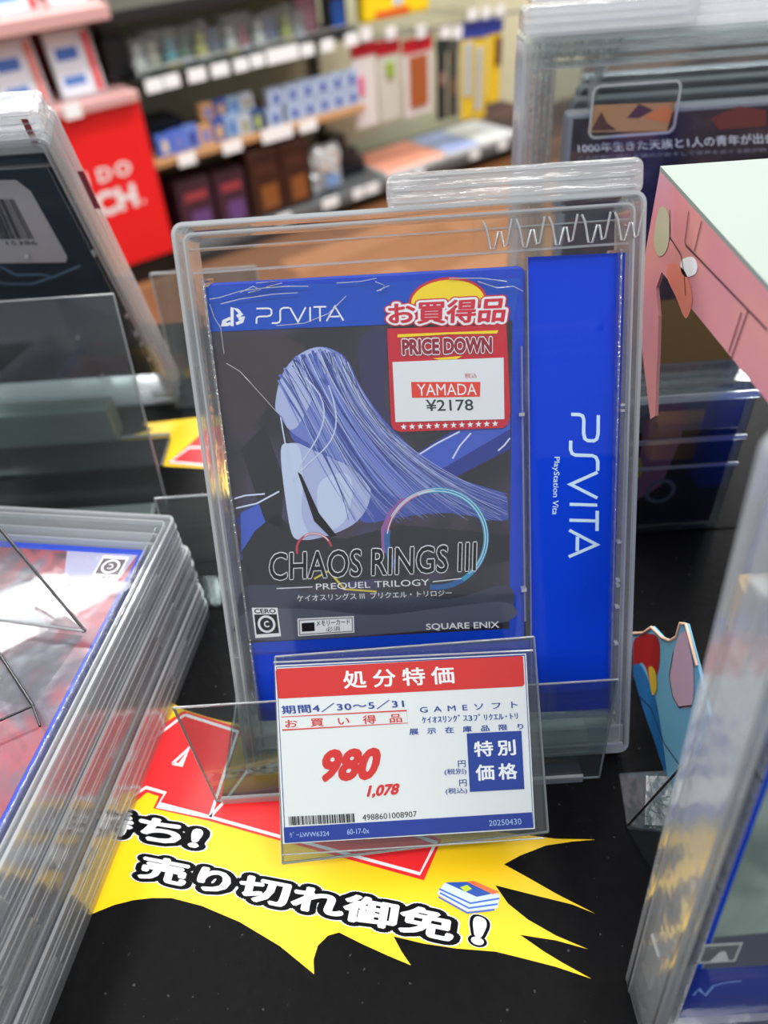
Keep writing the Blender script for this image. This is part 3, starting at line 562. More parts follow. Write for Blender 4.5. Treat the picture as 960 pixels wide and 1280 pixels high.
barcode(card, [(-0.04239,0.00640),(-0.01886,0.00617),(-0.01900,0.00928),(-0.04254,0.00951)], BPR, .0002, 44)
text('code_lettering', '4988601008907', [(-0.01642,0.00659),(0.00299,0.00689),(0.00294,0.00888),(-0.01647,0.00872)], BPR, card, .0002)
poly('footer_band', [(-0.04433,0.00060),(0.04436,0.00081),(0.04419,0.00609),(-0.04439,0.00581)], .0002, CBL, card)
text('footer_lettering', 'ｹﾞｰﾑWW6324', [(-0.04229,0.00203),(-0.02842,0.00193),(-0.02847,0.00404),(-0.04248,0.00415)], pm('footer_ink', (170, 196, 236), .45), card, .0003)
text('footer_lettering', '60-17-0x', [(-0.02203,0.00198),(-0.01420,0.00209),(-0.01426,0.00393),(-0.02208,0.00396)], pm('footer_ink', (170, 196, 236), .45), card, .0003)
text('footer_lettering', '20250430', [(0.02858,0.00215),(0.04024,0.00205),(0.04020,0.00418),(0.02853,0.00415)], pm('footer_ink', (170, 196, 236), .45), card, .0003)
# acrylic holder round the card
hold = thing('card_holder', 'clear acrylic sleeve holding the white price card', 'card holder', mw=CMW)
HQ = [(-0.04553,-0.00762),(0.05014,-0.00194),(0.04842,0.06821),(-0.04496,0.06577)]
def aslab(name, pts, y0, y1, mat_, par):
    v = [(x, y0, z) for x, z in pts] + [(x, y1, z) for x, z in pts]; n = len(pts)
    return mesh(name, v, [list(range(n)), list(range(2 * n - 1, n - 1, -1))] + [(i, i + n, (i + 1) % n + n, (i + 1) % n) for i in range(n)], mat_, par)
aslab('back_sheet', HQ, .0012, .0024, ACR, hold)
aslab('front_sheet', [(-0.04533,-0.00313),(0.04780,-0.00266),(0.04705,0.06397),(-0.04530,0.06437)], -.0022, -.0014, thin('sleeve_clear', (250, 251, 251), .006, .35, .04), hold)
for l in ([(-0.04553,-0.00762),(0.05014,-0.00194)], [(0.05014,-0.00194),(0.04842,0.06821)], [(0.04842,0.06821),(-0.04496,0.06577)], [(-0.04553,-0.00762),(-0.04496,0.06577)]):
    tube('sheet_edge', [(p[0], .0018, p[1]) for p in l], .0005, ACRE, hold, 6)
tube('sheet_edge', [(p[0], -.0018, p[1]) for p in [(-0.04530,0.06437),(0.04705,0.06397)]], .0004, ACRE, hold, 6)
tube('sheet_edge', [(p[0], -.0018, p[1]) for p in [(-0.04533,-0.00313),(0.04780,-0.00266)]], .0003, ACRE, hold, 6)
# stand
std = thing('acrylic_stand', 'wide clear acrylic stop bar in front of the leaning case', 'acrylic stand', loc=(0, -.002, .0005))
q = [(-.0905, 0), (.0650, 0), (.0700, .0470), (-.1000, .0470)]
th = R_(19)
def sl(p, d): return (p[0], p[1] * math.sin(th) + d * math.cos(th) - .004, p[1] * math.cos(th) - d * math.sin(th))
v = [sl(p, -.0030) for p in q] + [sl(p, -.0012) for p in q]
mesh('front_plate', v, [(0, 1, 2, 3), (7, 6, 5, 4), (0, 4, 5, 1), (1, 5, 6, 2), (2, 6, 7, 3), (3, 7, 4, 0)], ACR, std)
for a, b_ in ((0, 1), (1, 2), (2, 3), (3, 0)): tube('plate_edge', [sl(q[a], -.002), sl(q[b_], -.002)], .0005, ACRE, std)
boxo('base_plate', ACR, std, -.088, .058, -.006, .045, 0, .0028, .0006)
boxo('base_lip', ACRE, std, -.088, .058, -.0075, -.006, 0, .0045, .0005)

# ================================================================ LEFT STACK OF CASES LYING FLAT
an = R_(-10)
sr = Vector((math.cos(an), math.sin(an), 0)); sf = Vector((-math.sin(an), math.cos(an), 0))
REDART = bpy.data.materials.new('red_cloud_cover'); REDART.use_nodes = True
nt = REDART.node_tree; b = nt.nodes['Principled BSDF']; b.inputs['Roughness'].default_value = .3
tc = nt.nodes.new('ShaderNodeTexCoord'); n1 = nt.nodes.new('ShaderNodeTexNoise'); n1.inputs['Scale'].default_value = 26; n1.inputs['Detail'].default_value = 6; n1.inputs['Distortion'].default_value = 1.6
cr = nt.nodes.new('ShaderNodeValToRGB'); e = cr.color_ramp.elements
e[0].position = .30; e[0].color = lin((64, 26, 42)); e[1].position = .78; e[1].color = lin((156, 142, 160))
e2 = e.new(.45); e2.color = lin((156, 44, 60)); e3 = e.new(.58); e3.color = lin((96, 74, 92))
nt.links.new(tc.outputs['Object'], n1.inputs['Vector']); nt.links.new(n1.outputs[0], cr.inputs[0]); nt.links.new(cr.outputs[0], b.inputs['Base Color'])
DKART = pm('dark_blue_cover', (26, 34, 66), .35, noise=.4, nscale=40)
corner = Vector((-.1100, .0990, 0))
lab = ('bottom clear case of the flat stack on the left', 'middle clear case of the flat stack on the left', 'top clear case of the flat stack on the left, red artwork visible')
labg = ('dark blue game box in the bottom case of the left stack', 'dark blue game box in the middle case of the left stack', 'upside-down game box with red and grey cloud artwork in the top left case')
for k in range(3):
    ztop = .0003 + KD * (k + 1) - .0006 * k
    offs = (Vector((.004, -.004, 0)), Vector((.002, .001, 0)), Vector((0, 0, 0)))[k]
    c = corner + offs; o = c + sr * (-KW / 2)
    x, y, z = -sr, Vector((0, 0, -1)), -sf
    mwk = M_axes((o.x, o.y, ztop), x, y, z)
    make_keeper(lab[k], mwk, ridges=(((.0028, .0007), (.0050, .0004), (.0105, .0012), (.0150, .0005)), ((.0020, .0005), (.0075, .0008), (.0095, .0004), (.0165, .0012)), ((.0036, .0011), (.0088, .0005), (.0125, .0004), (.0158, .0007), (.0188, .0005)))[k])
    g = make_game_box(labg[k], mwk @ Matrix.Translation((-.0155, .0035, .0185 + BH / 2)), REDART if k == 2 else DKART)
    if k == 2:
        w2, h2 = BW / 2, BH / 2
        rating_mark(g, [(-w2 + .006, -h2 + .0055), (-w2 + .018, -h2 + .0055), (-w2 + .018, -h2 + .0195), (-w2 + .006, -h2 + .0195)], .0003, WPR, pm('rating_bg', (70, 60, 60), .4))
        text('maker_lettering', 'SQUARE ENIX', [(w2 - .040, -h2 + .006), (w2 - .010, -h2 + .006), (w2 - .010, -h2 + .0095), (w2 - .040, -h2 + .0095)], WPR, g, .0003, bold=.012)
        polys('pale_patch', [[(-w2 + .003, -h2 + .004), (-w2 + .036, -h2 + .004), (-w2 + .030, -h2 + .02), (-w2 + .020, -h2 + .027), (-w2 + .006, -h2 + .022)]], .0002, pm('patch_pale', (158, 162, 190), .35), g)
        rslab('shrink_film', thin('stack_film', (246, 244, 246), .02, .22, .16, .2, (40, 40, 40)), g, -w2, w2, -h2, h2, .002, -.0009, -.0008)
# card holder standing on the stack
hs = thing('card_holder', 'clear acrylic holder with dark cut edges on the left stack', 'card holder', (0, 0, 0))
P = lambda s, f, h: tuple(corner + sr * s + sf * f + Vector((0, 0, h)))
a0, a1, a2, a3 = P(-.0126, -.0696, .0640), P(-.105, -.0640, .0640), P(-.105, -.030, .108), P(-.063, -.0345, .094)
mesh('upright_sheet', [a0, a1, P(-.105, -.030, .112), P(-.066, -.032, .093)], [(0, 1, 2, 3)], ACR, hs)
tube('cut_edge', [a0, P(-.066, -.032, .093)], .0007, DARKEDGE, hs)
tube('sheet_edge', [a0, a1], .0007, ACRE, hs)
mesh('base_sheet', [P(-.0171, -.1043, .0640), P(-.0126, -.0720, .0640), P(-.105, -.068, .0640), P(-.105, -.100, .0640)], [(0, 1, 2, 3)], ACR, hs)
tube('cut_edge', [P(-.0171, -.1043, .0640), P(-.055, -.072, .0655)], .0007, DARKEDGE, hs)
tube('cut_edge', [P(-.0171, -.1043, .0640), P(-.048, -.128, .0640)], .0005, DARKEDGE, hs)
tube('cut_edge', [P(-.0171, -.1043, .0640), P(-.0105, -.112, .0640)], .0005, DARKEDGE, hs)

# ================================================================ REAR LEFT CASE LEANING FORWARD
RW = lean((-.144 - KW / 2, .287, .002), -23)
kp = make_keeper('clear case with white barcode label tilting forward at the back left', RW @ Matrix.Translation((-.009, 0, 0)))
for ch in list(kp.children):
    if ch.name.startswith(('latch', 'divider')): bpy.data.objects.remove(ch)
DK2 = pm('teal_dark_cover', (38, 48, 58), .35, noise=.5, nscale=36)
g = make_game_box('dark teal game box with white barcode label in the rear left case', RW @ Matrix.Translation((.0080, .003, .116)), DK2, .114, .172, .013, shell=pm('shell_dark', (40, 46, 54), .3))
def rl(l): return [(x + KW / 2 - .0080, z - .116) for x, z in l]
poly('barcode_label', rl([(-0.08131,0.19206),(-0.03386,0.18888),(-0.03020,0.18196),(-0.03044,0.13844),(-0.03292,0.13453),(-0.09166,0.13902),(-0.11187,0.14098)]), .0004, pm('label_grey', (198, 200, 204), .5), g)
barcode(g, rl([(-0.08238,0.15587),(-0.04139,0.15204),(-0.03982,0.17795),(-0.07251,0.18085)]), BPR, .0005, 46, seed=5)
text('label_lettering', '4948872 15386', rl([(-0.08471,0.15164),(-0.04188,0.14817),(-0.04147,0.15093),(-0.08325,0.15429)]), BPR, g, .0005)
strokes('art_swirl', [rl([(-0.08166,0.12518),(-0.07024,0.12150),(-0.05751,0.12023),(-0.04214,0.12503),(-0.02639,0.13149)]), rl([(-0.06805,0.13493),(-0.06286,0.12770),(-0.05003,0.12705),(-0.04265,0.12383)])], .0016, .0004, pm('swirl_blue', (110, 140, 170), .35), g)
strokes('spine_lettering', [rl([(-0.01570,0.21980),(-0.01628,0.20767)]), rl([(-0.00262,0.19124),(-0.00285,0.16867)])], .003, .0004, pm('spine_pink', (150, 60, 72), .4), g)
def upright_plate(label, x0, x1, y, z1, tilt, foot=.03):
    t = thing('acrylic_stand', label, 'acrylic stand', (0, y, .0005), group='clear acrylic stands')
    s = math.tan(R_(tilt)) * z1
    v = [(x0, 0, 0), (x1, 0, 0), (x1, s, z1), (x0, s, z1)]; v += [(a, b_ + .0016, c_) for a, b_, c_ in v]
    mesh('upright_sheet', v, [(0, 1, 2, 3), (7, 6, 5, 4), (0, 4, 5, 1), (1, 5, 6, 2), (2, 6, 7, 3), (3, 7, 4, 0)], ACR, t)
    tube('sheet_edge', [(x0, s, z1), (x1, s, z1)], .0006, ACRE, t); tube('sheet_edge', [(x1, 0, 0), (x1, s, z1)], .0005, ACRE, t); tube('sheet_edge', [(x0, 0, 0), (x0, s, z1)], .0005, ACRE, t)
    boxo('base_sheet', ACR, t, x0, x1, -foot, 0, 0, .002)
    return t
bs = thing('acrylic_bar', 'pale grey-green glossy bar under the rear left case', 'acrylic bar', (0, .238, .0035))
boxo('bar', pm('bar_grey_green', (118, 128, 122), .3, coat=.4, noise=.3, nscale=30), bs, -.36, -.185, .004, .020, 0, .026, .002)
upright_plate('tall clear acrylic plate in front of the rear left case', -.32, -.1435, .180, .124, 9, .012)
upright_plate('clear acrylic plate behind the rear left case near the wood floor view', -.156, -.088, .300, .085, 6, .02)
upright_plate('small clear acrylic plate touching the left edge of the main case', -.128, -.085, .118, .050, 10, .02)
bs = thing('acrylic_bar', 'low dark glossy bar across the table behind the left stack', 'acrylic bar', (0, .160, .0005))
boxo('bar', pm('bar_grey', (62, 70, 68), .3, coat=.5, noise=.3, nscale=50), bs, -.34, -.148, .002, .016, 0, .006, .001)
bs = thing('acrylic_bar', 'long pale edged dark bar under the rear left case', 'acrylic bar', (0, .215, .0005))
boxo('bar', pm('bar_dark', (40, 42, 44), .3, coat=.5), bs, -.36, -.152, .0, .030, 0, .003, .001)
tube('bar_edge', [(-.36, .030, .0045), (-.152, .030, .0045)], .0012, pm('bar_edge_grey', (150, 152, 152), .4), bs)

# ================================================================ REAR RIGHT CASES
CITY = bpy.data.materials.new('sunset_cover'); CITY.use_nodes = True
nt = CITY.node_tree; b = nt.nodes['Principled BSDF']; b.inputs['Roughness'].default_value = .35
tc = nt.nodes.new('ShaderNodeTexCoord'); n1 = nt.nodes.new('ShaderNodeTexNoise'); n1.inputs['Scale'].default_value = 30; n1.inputs['Detail'].default_value = 5; n1.inputs['Distortion'].default_value = 1
cr = nt.nodes.new('ShaderNodeValToRGB'); e = cr.color_ramp.elements
e[0].position = .35; e[0].color = lin((30, 24, 30)); e[1].position = .75; e[1].color = lin((120, 80, 60)); e2 = e.new(.52); e2.color = lin((56, 46, 54))
nt.links.new(tc.outputs['Object'], n1.inputs['Vector']); nt.links.new(n1.outputs[0], cr.inputs[0]); nt.links.new(cr.outputs[0], b.inputs['Base Color'])
rrl = ('front clear case of the upright row at the back right', 'second clear case of the upright row at the back right', 'third clear case of the upright row at the back right', 'rearmost clear case of the upright row at the back right')
rgl = ('dark sunset-print game box facing forward in the back right row', 'grey game box second in the back right row', 'grey game box third in the back right row', 'grey game box rearmost in the back right row')
for k in range(4):
    w_ = lean((.067 + KW / 2 + .0085 * k, .250 + .0235 * k, .0005), 3)
    kp = make_keeper(rrl[k], w_ @ Matrix.Translation((0, KD, 0)) @ Matrix.Rotation(math.pi, 4, 'Z'))
    g = make_game_box(rgl[k], w_ @ Matrix.Translation((.010, .003, .100)), CITY if k == 0 else pm('grey_cover', (120, 122, 128), .4), .125, .150, .013, shell=pm('shell_grey', (128, 132, 142), .3))
    if k == 0:
        def rq(l): return [(x - KW / 2 - .010, z - .100) for x, z in l]
        polys('tan_strip', [[(-.058, -.073), (.058, -.073), (.058, -.030), (-.058, -.030)]], .0003, pm('tan_print', (112, 88, 52), .4), g)
        polys('sunset_patch', [rq([(0.03579,0.16621),(0.07758,0.16425),(0.07971,0.17762),(0.03642,0.17893)])], .0003, pm('sunset_tan', (176, 132, 86), .4), g)
        polys('sunset_patch', [rq([(0.03779,0.16684),(0.04041,0.17273),(0.04211,0.17561),(0.04566,0.17013),(0.05111,0.16636)], ), rq([(0.05573,0.17174),(0.06093,0.17809),(0.06881,0.17463),(0.06196,0.17134)])], .0004, pm('sunset_brown', (84, 50, 44), .4), g)
        polys('sunset_patch', [rq([(0.06403,0.17120),(0.07339,0.17655),(0.07873,0.17399),(0.07816,0.16802)])], .0004, pm('sunset_orange', (206, 120, 60), .4), g)
        polys('sunset_patch', [rq([(0.09942,0.16891),(0.11272,0.17365),(0.12774,0.17083),(0.12971,0.16315),(0.10486,0.16285)])], .0003, pm('sunset_red', (110, 52, 44), .4), g)
        LQ = rq([(0.03224,0.15632),(0.13697,0.15454),(0.13518,0.15972),(0.03133,0.16109)])
        text('headline_lettering', '1000年生きた天族と1人の青年が出会', LQ, pm('headline_pale', (220, 222, 232), .4), g, .0004, bold=.008)
        text('small_lettering', '二人の前に現れる謎の少女そして世界をめぐる旅が始', rq([(0.03175,0.15278),(0.13297,0.15046),(0.13245,0.15248),(0.03155,0.15478)]), pm('headline_dim', (150, 150, 165), .4), g, .0004)
        bm = bmesh.new(); rframe_bm(bm, -.0225, .0225, -.0125, .0125, .004, .0012, -.0022, -.001); o = bmobj('window_ring', bm, EMB, g); 
        c4 = rq([(0.05797,0.17607)])[0]; o.location = (c4[0], -.0015, c4[1])
        o = boxo('grey_header', pm('header_grey', (150, 152, 162), .35), g, -.060, .0625, -.0003, -.0001, .0780, .0850) if False else None

# ================================================================ RIGHT FRONT CASE (close, out of focus)
NW = lean((.056 + KW / 2, -.1015, .0003), 7.2)
make_keeper('clear case standing closest to the camera at the right edge', NW, ridges=((.0170, .0012),))
GRN = bpy.data.materials.new('grey_green_cover'); GRN.use_nodes = True
nt = GRN.node_tree; b = nt.nodes['Principled BSDF']; b.inputs['Roughness'].default_value = .35
tc = nt.nodes.new('ShaderNodeTexCoord'); n1 = nt.nodes.new('ShaderNodeTexNoise'); n1.inputs['Scale'].default_value = 24; n1.inputs['Detail'].default_value = 4; n1.inputs['Distortion'].default_value = 1
cr = nt.nodes.new('ShaderNodeValToRGB'); e = cr.color_ramp.elements
e[0].position = .3; e[0].color = lin((100, 112, 110)); e[1].position = .7; e[1].color = lin((176, 190, 184)); e2 = e.new(.5); e2.color = lin((130, 148, 140))
nt.links.new(tc.outputs['Object'], n1.inputs['Vector']); nt.links.new(n1.outputs[0], cr.inputs[0]); nt.links.new(cr.outputs[0], b.inputs['Base Color'])
gx, gz = .0085 + .0545, .0135 + BH / 2
g = make_game_box('blue game box with grey-green artwork in the case at the right edge', NW @ Matrix.Translation((gx - KW / 2, .0035, gz - .010)), GRN)
def nq(l): return [(x - gx, z - gz + .010) for x, z in l]
polys('dark_band', [[(-BW/2 + .003, -BH/2 + .044), (BW/2 - .004, -BH/2 + .044), (BW/2 - .004, -BH/2 + .068), (-BW/2 + .003, -BH/2 + .062)]], .0003, pm('band_grey', (84, 92, 104), .4), g)
polys('blue_band', [[(-BW/2 + .001, -BH/2 + .001), (BW/2 - .001, -BH/2 + .001), (BW/2 - .001, -BH/2 + .0445), (-BW/2 + .001, -BH/2 + .0445)]], .00035, pm('band_deep_blue', (4, 42, 150), .25, coat=.6), g)
mk = nq([(0.00934,0.05144),(0.01986,0.05153),(0.01990,0.06226),(0.00923,0.06223)])
poly('emblem_panel', mk, .0004, pm('emblem_pale', (196, 202, 204), .4), g)
poly('emblem_panel', [bil(mk, a, b_) for a, b_ in ((.06,.1),(.94,.1),(.94,.9),(.06,.9))], .0005, pm('emblem_dark', (98, 106, 108), .4), g)
poly('emblem_wedge', [bil(mk, a, b_) for a, b_ in ((.3,.12),(.8,.12),(.62,.62),(.48,.62))], .0006, pm('emblem_pale', (196, 202, 204), .4), g)
strokes('white_scribble', [nq([(0.01145,0.03223),(0.01242,0.03614),(0.01507,0.03176),(0.01635,0.03764),(0.01954,0.03921),(0.02408,0.03961)])], .0008, .0005, pm('scribble_blue', (120, 150, 220), .4), g)
# its card holder, lower right corner
h2 = thing('card_holder', 'small clear card holder at the bottom right corner', 'card holder', mw=NW @ Matrix.Translation((-KW / 2, -.006, 0)))
boxo('sleeve', thin('sleeve_white', (205, 212, 225), .35, 1.2, .06), h2, .0190, .100, 0, .0012, 0, .0290)
tube('sleeve_edge', [(.0190, -.001, .0290), (.100, -.001, .0290)], .0010, ACRE, h2); tube('sleeve_edge', [(.0190, -.001, .0290), (.0190, -.001, 0)], .0007, DARKEDGE, h2)

# clear L-shaped foot on the table at the right
ft = thing('acrylic_stand', 'clear acrylic foot with bright reflection on the black table, right of the main case', 'acrylic stand', (0, 0, 0))
fq = [(0.07030,-0.02948),(0.09205,-0.03336),(0.09538,-0.00745),(0.07304,-0.00735)]
v = [(x, y, .0005) for x, y in fq] + [(x, y, .0021) for x, y in fq]
mesh('base_sheet', v, [(3, 2, 1, 0), (4, 5, 6, 7), (0, 1, 5, 4), (1, 2, 6, 5), (2, 3, 7, 6), (3, 0, 4, 7)], thin('foot_clear', (215, 220, 220), .10, 2.0, .12, .4, (50, 50, 50)), ft)
fq = [(0.07672,-0.02957),(0.08976,-0.03103),(0.09367,-0.01083),(0.08304,-0.00977)]
v = [(x, y, .0022) for x, y in fq] + [(x, y, .0034) for x, y in fq]
mesh('reflection_pad', v, [(3, 2, 1, 0), (4, 5, 6, 7), (0, 1, 5, 4), (1, 2, 6, 5), (2, 3, 7, 6), (3, 0, 4, 7)], thin('reflection_clear', (225, 230, 230), .40, 3, .25, 1.2, (140, 140, 140), hcol=(190, 195, 192)), ft)  # milky bumpy slab standing in for the foot's silver reflection
f0 = [(0.07046,-0.02886)][0]
tube('cut_edge', [(f0[0], f0[1], .001), (.0885, -.0235, .0415)], .0005, DARKEDGE, ft)
mesh('slanted_sheet', [(f0[0], f0[1], .001), (.0885, -.0235, .0415), (.0905, -.0500, .0415), (.0780, -.0560, .001)], [(0, 1, 2, 3)], ACR, ft)

# ================================================================ PINK PRINTED BOX
pk = thing('display_box', 'pink printed cardboard display box with white top, cut-out side, at the right', 'cardboard box', (.092, 0, 0))
PINKM = bpy.data.materials.new('pink_print'); PINKM.use_nodes = True
nt = PINKM.node_tree; b = nt.nodes['Principled BSDF']; b.inputs['Roughness'].default_value = .38
tc = nt.nodes.new('ShaderNodeTexCoord'); n1 = nt.nodes.new('ShaderNodeTexNoise'); n1.inputs['Scale'].default_value = 14; n1.inputs['Detail'].default_value = 3
cr = nt.nodes.new('ShaderNodeValToRGB'); e = cr.color_ramp.elements
e[0].position = .35; e[0].color = lin((212, 146, 134)); e[1].position = .68; e[1].color = lin((196, 152, 174)); e2 = e.new(.5); e2.color = lin((204, 134, 142))
nt.links.new(tc.outputs['Object'], n1.inputs['Vector']); nt.links.new(n1.outputs[0], cr.inputs[0]); nt.links.new(cr.outputs[0], b.inputs['Base Color'])
def side(name, yz, x0, x1, m, par=pk):
    n = len(yz); v = [(x0, y, z) for y, z in yz] + [(x1, y, z) for y, z in yz]
    return mesh(name, v, [list(range(n - 1, -1, -1)), list(range(n, 2 * n))] + [(i, (i + 1) % n, (i + 1) % n + n, i + n) for i in range(n)], m, par)
H = .1945
side('upper_side', [(-.018, H), (-.018, .1700)] + [(0.00666,0.17031),(0.09829,0.16546)] + [(0.10065,0.15811),(0.09314,0.15061),(0.08706,0.13895),(0.08236,0.12784),(0.07680,0.11694),(0.08059,0.11277),(0.08673,0.11766)] + [(.114, .140), (.118, .1600), (.118, H)], 0, .0012, PINKM)
mesh('top_panel', [(0, -.03, H), (.20, -.03, H), (.20, .1185, H), (0, .1185, H), (0, -.03, H + .0015), (.20, -.03, H + .0015), (.20, .1185, H + .0015), (0, .1185, H + .0015)], [(3, 2, 1, 0), (4, 5, 6, 7), (0, 1, 5, 4), (1, 2, 6, 5), (2, 3, 7, 6), (3, 0, 4, 7)], pm('box_top_white', (134, 144, 137), .5, .1), pk)
low = [(-0.01541,-0.00212),(0.03945,0.00117),(0.05149,0.01744),(0.04070,0.03071),(0.03533,0.04094),(0.02487,0.04673),(0.01865,0.05303),(0.01516,0.05980),(0.01534,0.06750),(0.01144,0.07128),(0.00276,0.06849),(-0.00349,0.06658)]
lowo = side('lower_side', low + [(-.020, .060), (-.020, 0)], 0, .0012, pm('lower_blue', (120, 186, 216), .4))
rimp = [(0.05035,0.01771),(0.04052,0.03040),(0.03515,0.04065),(0.02487,0.04673),(0.01848,0.05276),(0.01499,0.05953),(0.01517,0.06724),(0.01144,0.07128),(0.00276,0.06849),(-0.00349,0.06658)]
tube('cut_rim', [(-.0002, y, z) for y, z in rimp], .0006, pm('rim_cream', (236, 190, 160), .5), pk)
def pp(name, l, off, m): 
    return mesh(name, [(-off, y, z) for y, z in l], [list(range(len(l)))[::-1]], m, pk)
def ps(name, lines, w, off, m):
    q = []
    for l in lines: q += stroke_quads(l, w)
    v, f = [], []
    for r in q: f.append(list(range(len(v), len(v) + 4))); v += [(-off, y, z) for y, z in r]
    return mesh(name, v, f, m, pk)
INK = pm('ink_line', (40, 24, 40), .4)
# plain painted shapes in the colours of the print
pp('print_patch', smooth([(0.09176,0.17143),(0.07856,0.17508),(0.06769,0.17062),(0.06893,0.16242),(0.08030,0.16436),(0.09245,0.16664)]), .0002, pm('patch_coral', (222, 130, 110), .4))
pp('print_patch', smooth([(0.11183,0.18300),(0.10425,0.18584),(0.09812,0.18173),(0.09718,0.17434),(0.10347,0.16924),(0.11107,0.17207)]), .0002, pm('patch_grey_green', (176, 178, 150), .4))
pp('print_patch', smooth([(0.08229,0.17708),(0.07463,0.18155),(0.06982,0.18124),(0.06939,0.17818),(0.07618,0.17391),(0.08114,0.17390)]), .0002, WPR)
ps('print_line', [[(0.08478,0.19259),(0.08286,0.18321),(0.08167,0.18262),(0.01756,0.18628)], [(0.07343,0.19385),(0.07376,0.18382)], [(0.03017,0.18538),(0.03192,0.16894)], [(0.03340,0.18321),(0.03433,0.16969)], [(0.10133,0.18693),(0.09601,0.17831)], [(0.09657,0.17922),(0.08391,0.17833),(0.07828,0.17464),(0.07285,0.16864)]], .0005, .0003, INK)
pp('print_patch', smooth([(0.04714,0.01439),(0.04325,0.02486),(0.03566,0.03587),(0.02672,0.04288),(0.02053,0.03270),(0.02292,0.01840),(0.03041,0.01934),(0.03707,0.01436),(0.03706,0.00149)]), .0002, pm('patch_red', (176, 30, 34), .4))
pp('print_patch', smooth([(0.04081,0.00350),(0.03496,0.01491),(0.01812,0.01789),(0.00972,0.01489),(-0.00083,0.00810),(-0.01300,-0.00153),(-0.01523,-0.00183),(0.00549,0.00065),(0.02136,0.00010)]), .0003, pm('patch_blue', (38, 112, 176), .4))
pp('print_patch', smooth([(0.02785,0.02281),(0.02237,0.02859),(0.01722,0.02368),(0.01931,0.01615)]), .0004, pm('patch_gold', (226, 190, 60), .4))
pp('print_patch', smooth([(0.01340,0.05239),(0.01307,0.06240),(0.00983,0.06872),(0.00289,0.06601),(-0.00298,0.06214),(-0.00859,0.05065),(-0.00186,0.03855),(0.00452,0.03653),(0.01094,0.04055)]), .0003, pm('patch_blush', (216, 180, 196), .4))
ps('print_line', [[(0.01340,0.05239),(0.01094,0.04055),(0.00452,0.03653),(-0.00186,0.03855),(-0.00891,0.05013)], [(0.02908,0.00078),(0.01677,0.01003),(-0.00096,0.01131),(-0.01414,0.01892)], [(0.04070,0.03071),(0.03515,0.04065),(0.02469,0.04644),(0.01848,0.05276),(0.01499,0.05953),(0.01517,0.06724)], [(0.01112,0.07077),(0.00244,0.06798),(-0.00308,0.06462)]], .0005, .0005, INK)
side_back = boxo('back_panel', pm('box_inner', (96, 84, 92), .5), pk, .115, .199, .1165, .118, 0, H)
side('far_side', [(-.02, 0), (.118, 0), (.118, H), (-.02, H)], .199, .20, pm('box_outer_pink', (196, 120, 130), .5))

# things beyond the cut-out
sm = thing('clear_box', 'small clear box with painted pink reflection seen through the cut-out of the pink box', 'clear box', (.128, .131, .0005))
boxo('shell', ACR, sm, -.032, .034, 0, .022, 0, .092, .002); boxo('lid_ridge', RIDGE, sm, -.032, .034, -.0008, .0, .084, .088)
boxo('lid_ridge', RIDGE, sm, -.032, .034, -.0008, .0, .060, .0625); boxo('lid_ridge', RIDGE, sm, -.032, .034, -.0008, .0, .044, .0455)
boxo('card', pm('smoky_cover', (120, 114, 110), .4, noise=.2, nscale=30), sm, -.029, .031, .004, .006, .064, .083)
boxo('dark_card', pm('dark_cover', (24, 24, 28), .35), sm, -.029, .031, .004, .006, .002, .063)
polys('pink_reflection', [[(-.012, .020), (.000, .030), (.004, .060), (.002, .084), (-.010, .086), (-.016, .070)]], -.0035, pm('reflection_pink', (170, 110, 130), .4), sm)  # reflection of the pink wall, laid on as flat colour
strokes('emblem_ring', [arc((.000, .026), .007, 0, 360, 20)], .0022, -.0033, pm('ring_grey', (120, 122, 128), .4), sm)
strokes('yellow_arch', [arc((-.018, .040), .005, -20, 200, 12, .010)], .002, -.0033, pm('tip_yellow', (220, 200, 50), .4), sm)
gbx = thing('game_box', 'deep blue game box standing inside the pink box', 'game box', (.190, .085, .0))
rslab('case_shell', BLU, gbx, -.028, .030, .0005, .150, .003, 0, .013, .0008)
ybx = thing('small_carton', 'small yellow carton behind the blue-printed cut-out edge', 'box', (.165, .060, .0005))
boxo('carton', pm('tray_yellow', (232, 180, 50), .4), ybx, -.022, .03, 0, .012, 0, .028, .001)

# ================================================================ BACKGROUND SHOP
BG = Matrix.Translation((-.819, 2.286, -.75)) @ Matrix.Rotation(a36, 4, 'Z')
def bgt(name, label, cat, s=0, d=0, z=0, group=None): return thing(name, label, cat, mw=BG @ Matrix.Translation((s, d, z)), group=group)
CREAM = pm('shelf_back_cream', (196, 196, 168), .6); SHK = pm('shelf_black', (28, 28, 30), .4); SHW = pm('shelf_wood', (196, 150, 104), .5); TAGW = pm('tag_white', (245, 247, 248), .5)
gon = bgt('shelving_unit', 'long cream-backed shop shelving unit with three shelves of goods', 'shelving')
boxo('back_board', CREAM, gon, .17, 1.86, .34, .36, -.08, 1.6)
boxo('plinth', pm('plinth_dark', (24, 18, 16), .5), gon, .17, 1.84, .04, .34, -.08, -.03)
boxo('shelf', SHK, gon, .10, 1.02, -.01, .34, .655, .690, .004)
boxo('shelf', SHK, gon, .17, .99, 0, .34, .497, .512, .003)
boxo('shelf', SHW, gon, .17, 1.00, 0, .34, .262, .285, .003)
boxo('shelf', pm('shelf_grey', (96, 98, 100), .4), gon, .17, 1.84, -.02, .34, -.030, .004, .003)
for s in (.16, 1.0): boxo('upright', pm('upright_grey', (86, 84, 76), .5), gon, s, s + .018, .30, .34, -.03, 1.5)
boxo('side_panel', pm('side_panel_cream', (206, 200, 172), .5), gon, 1.86, 2.15, -.02, .36, .10, 1.6)
boxo('clear_lip', ACR, gon, .19, .98, -.012, -.008, .51, .535)
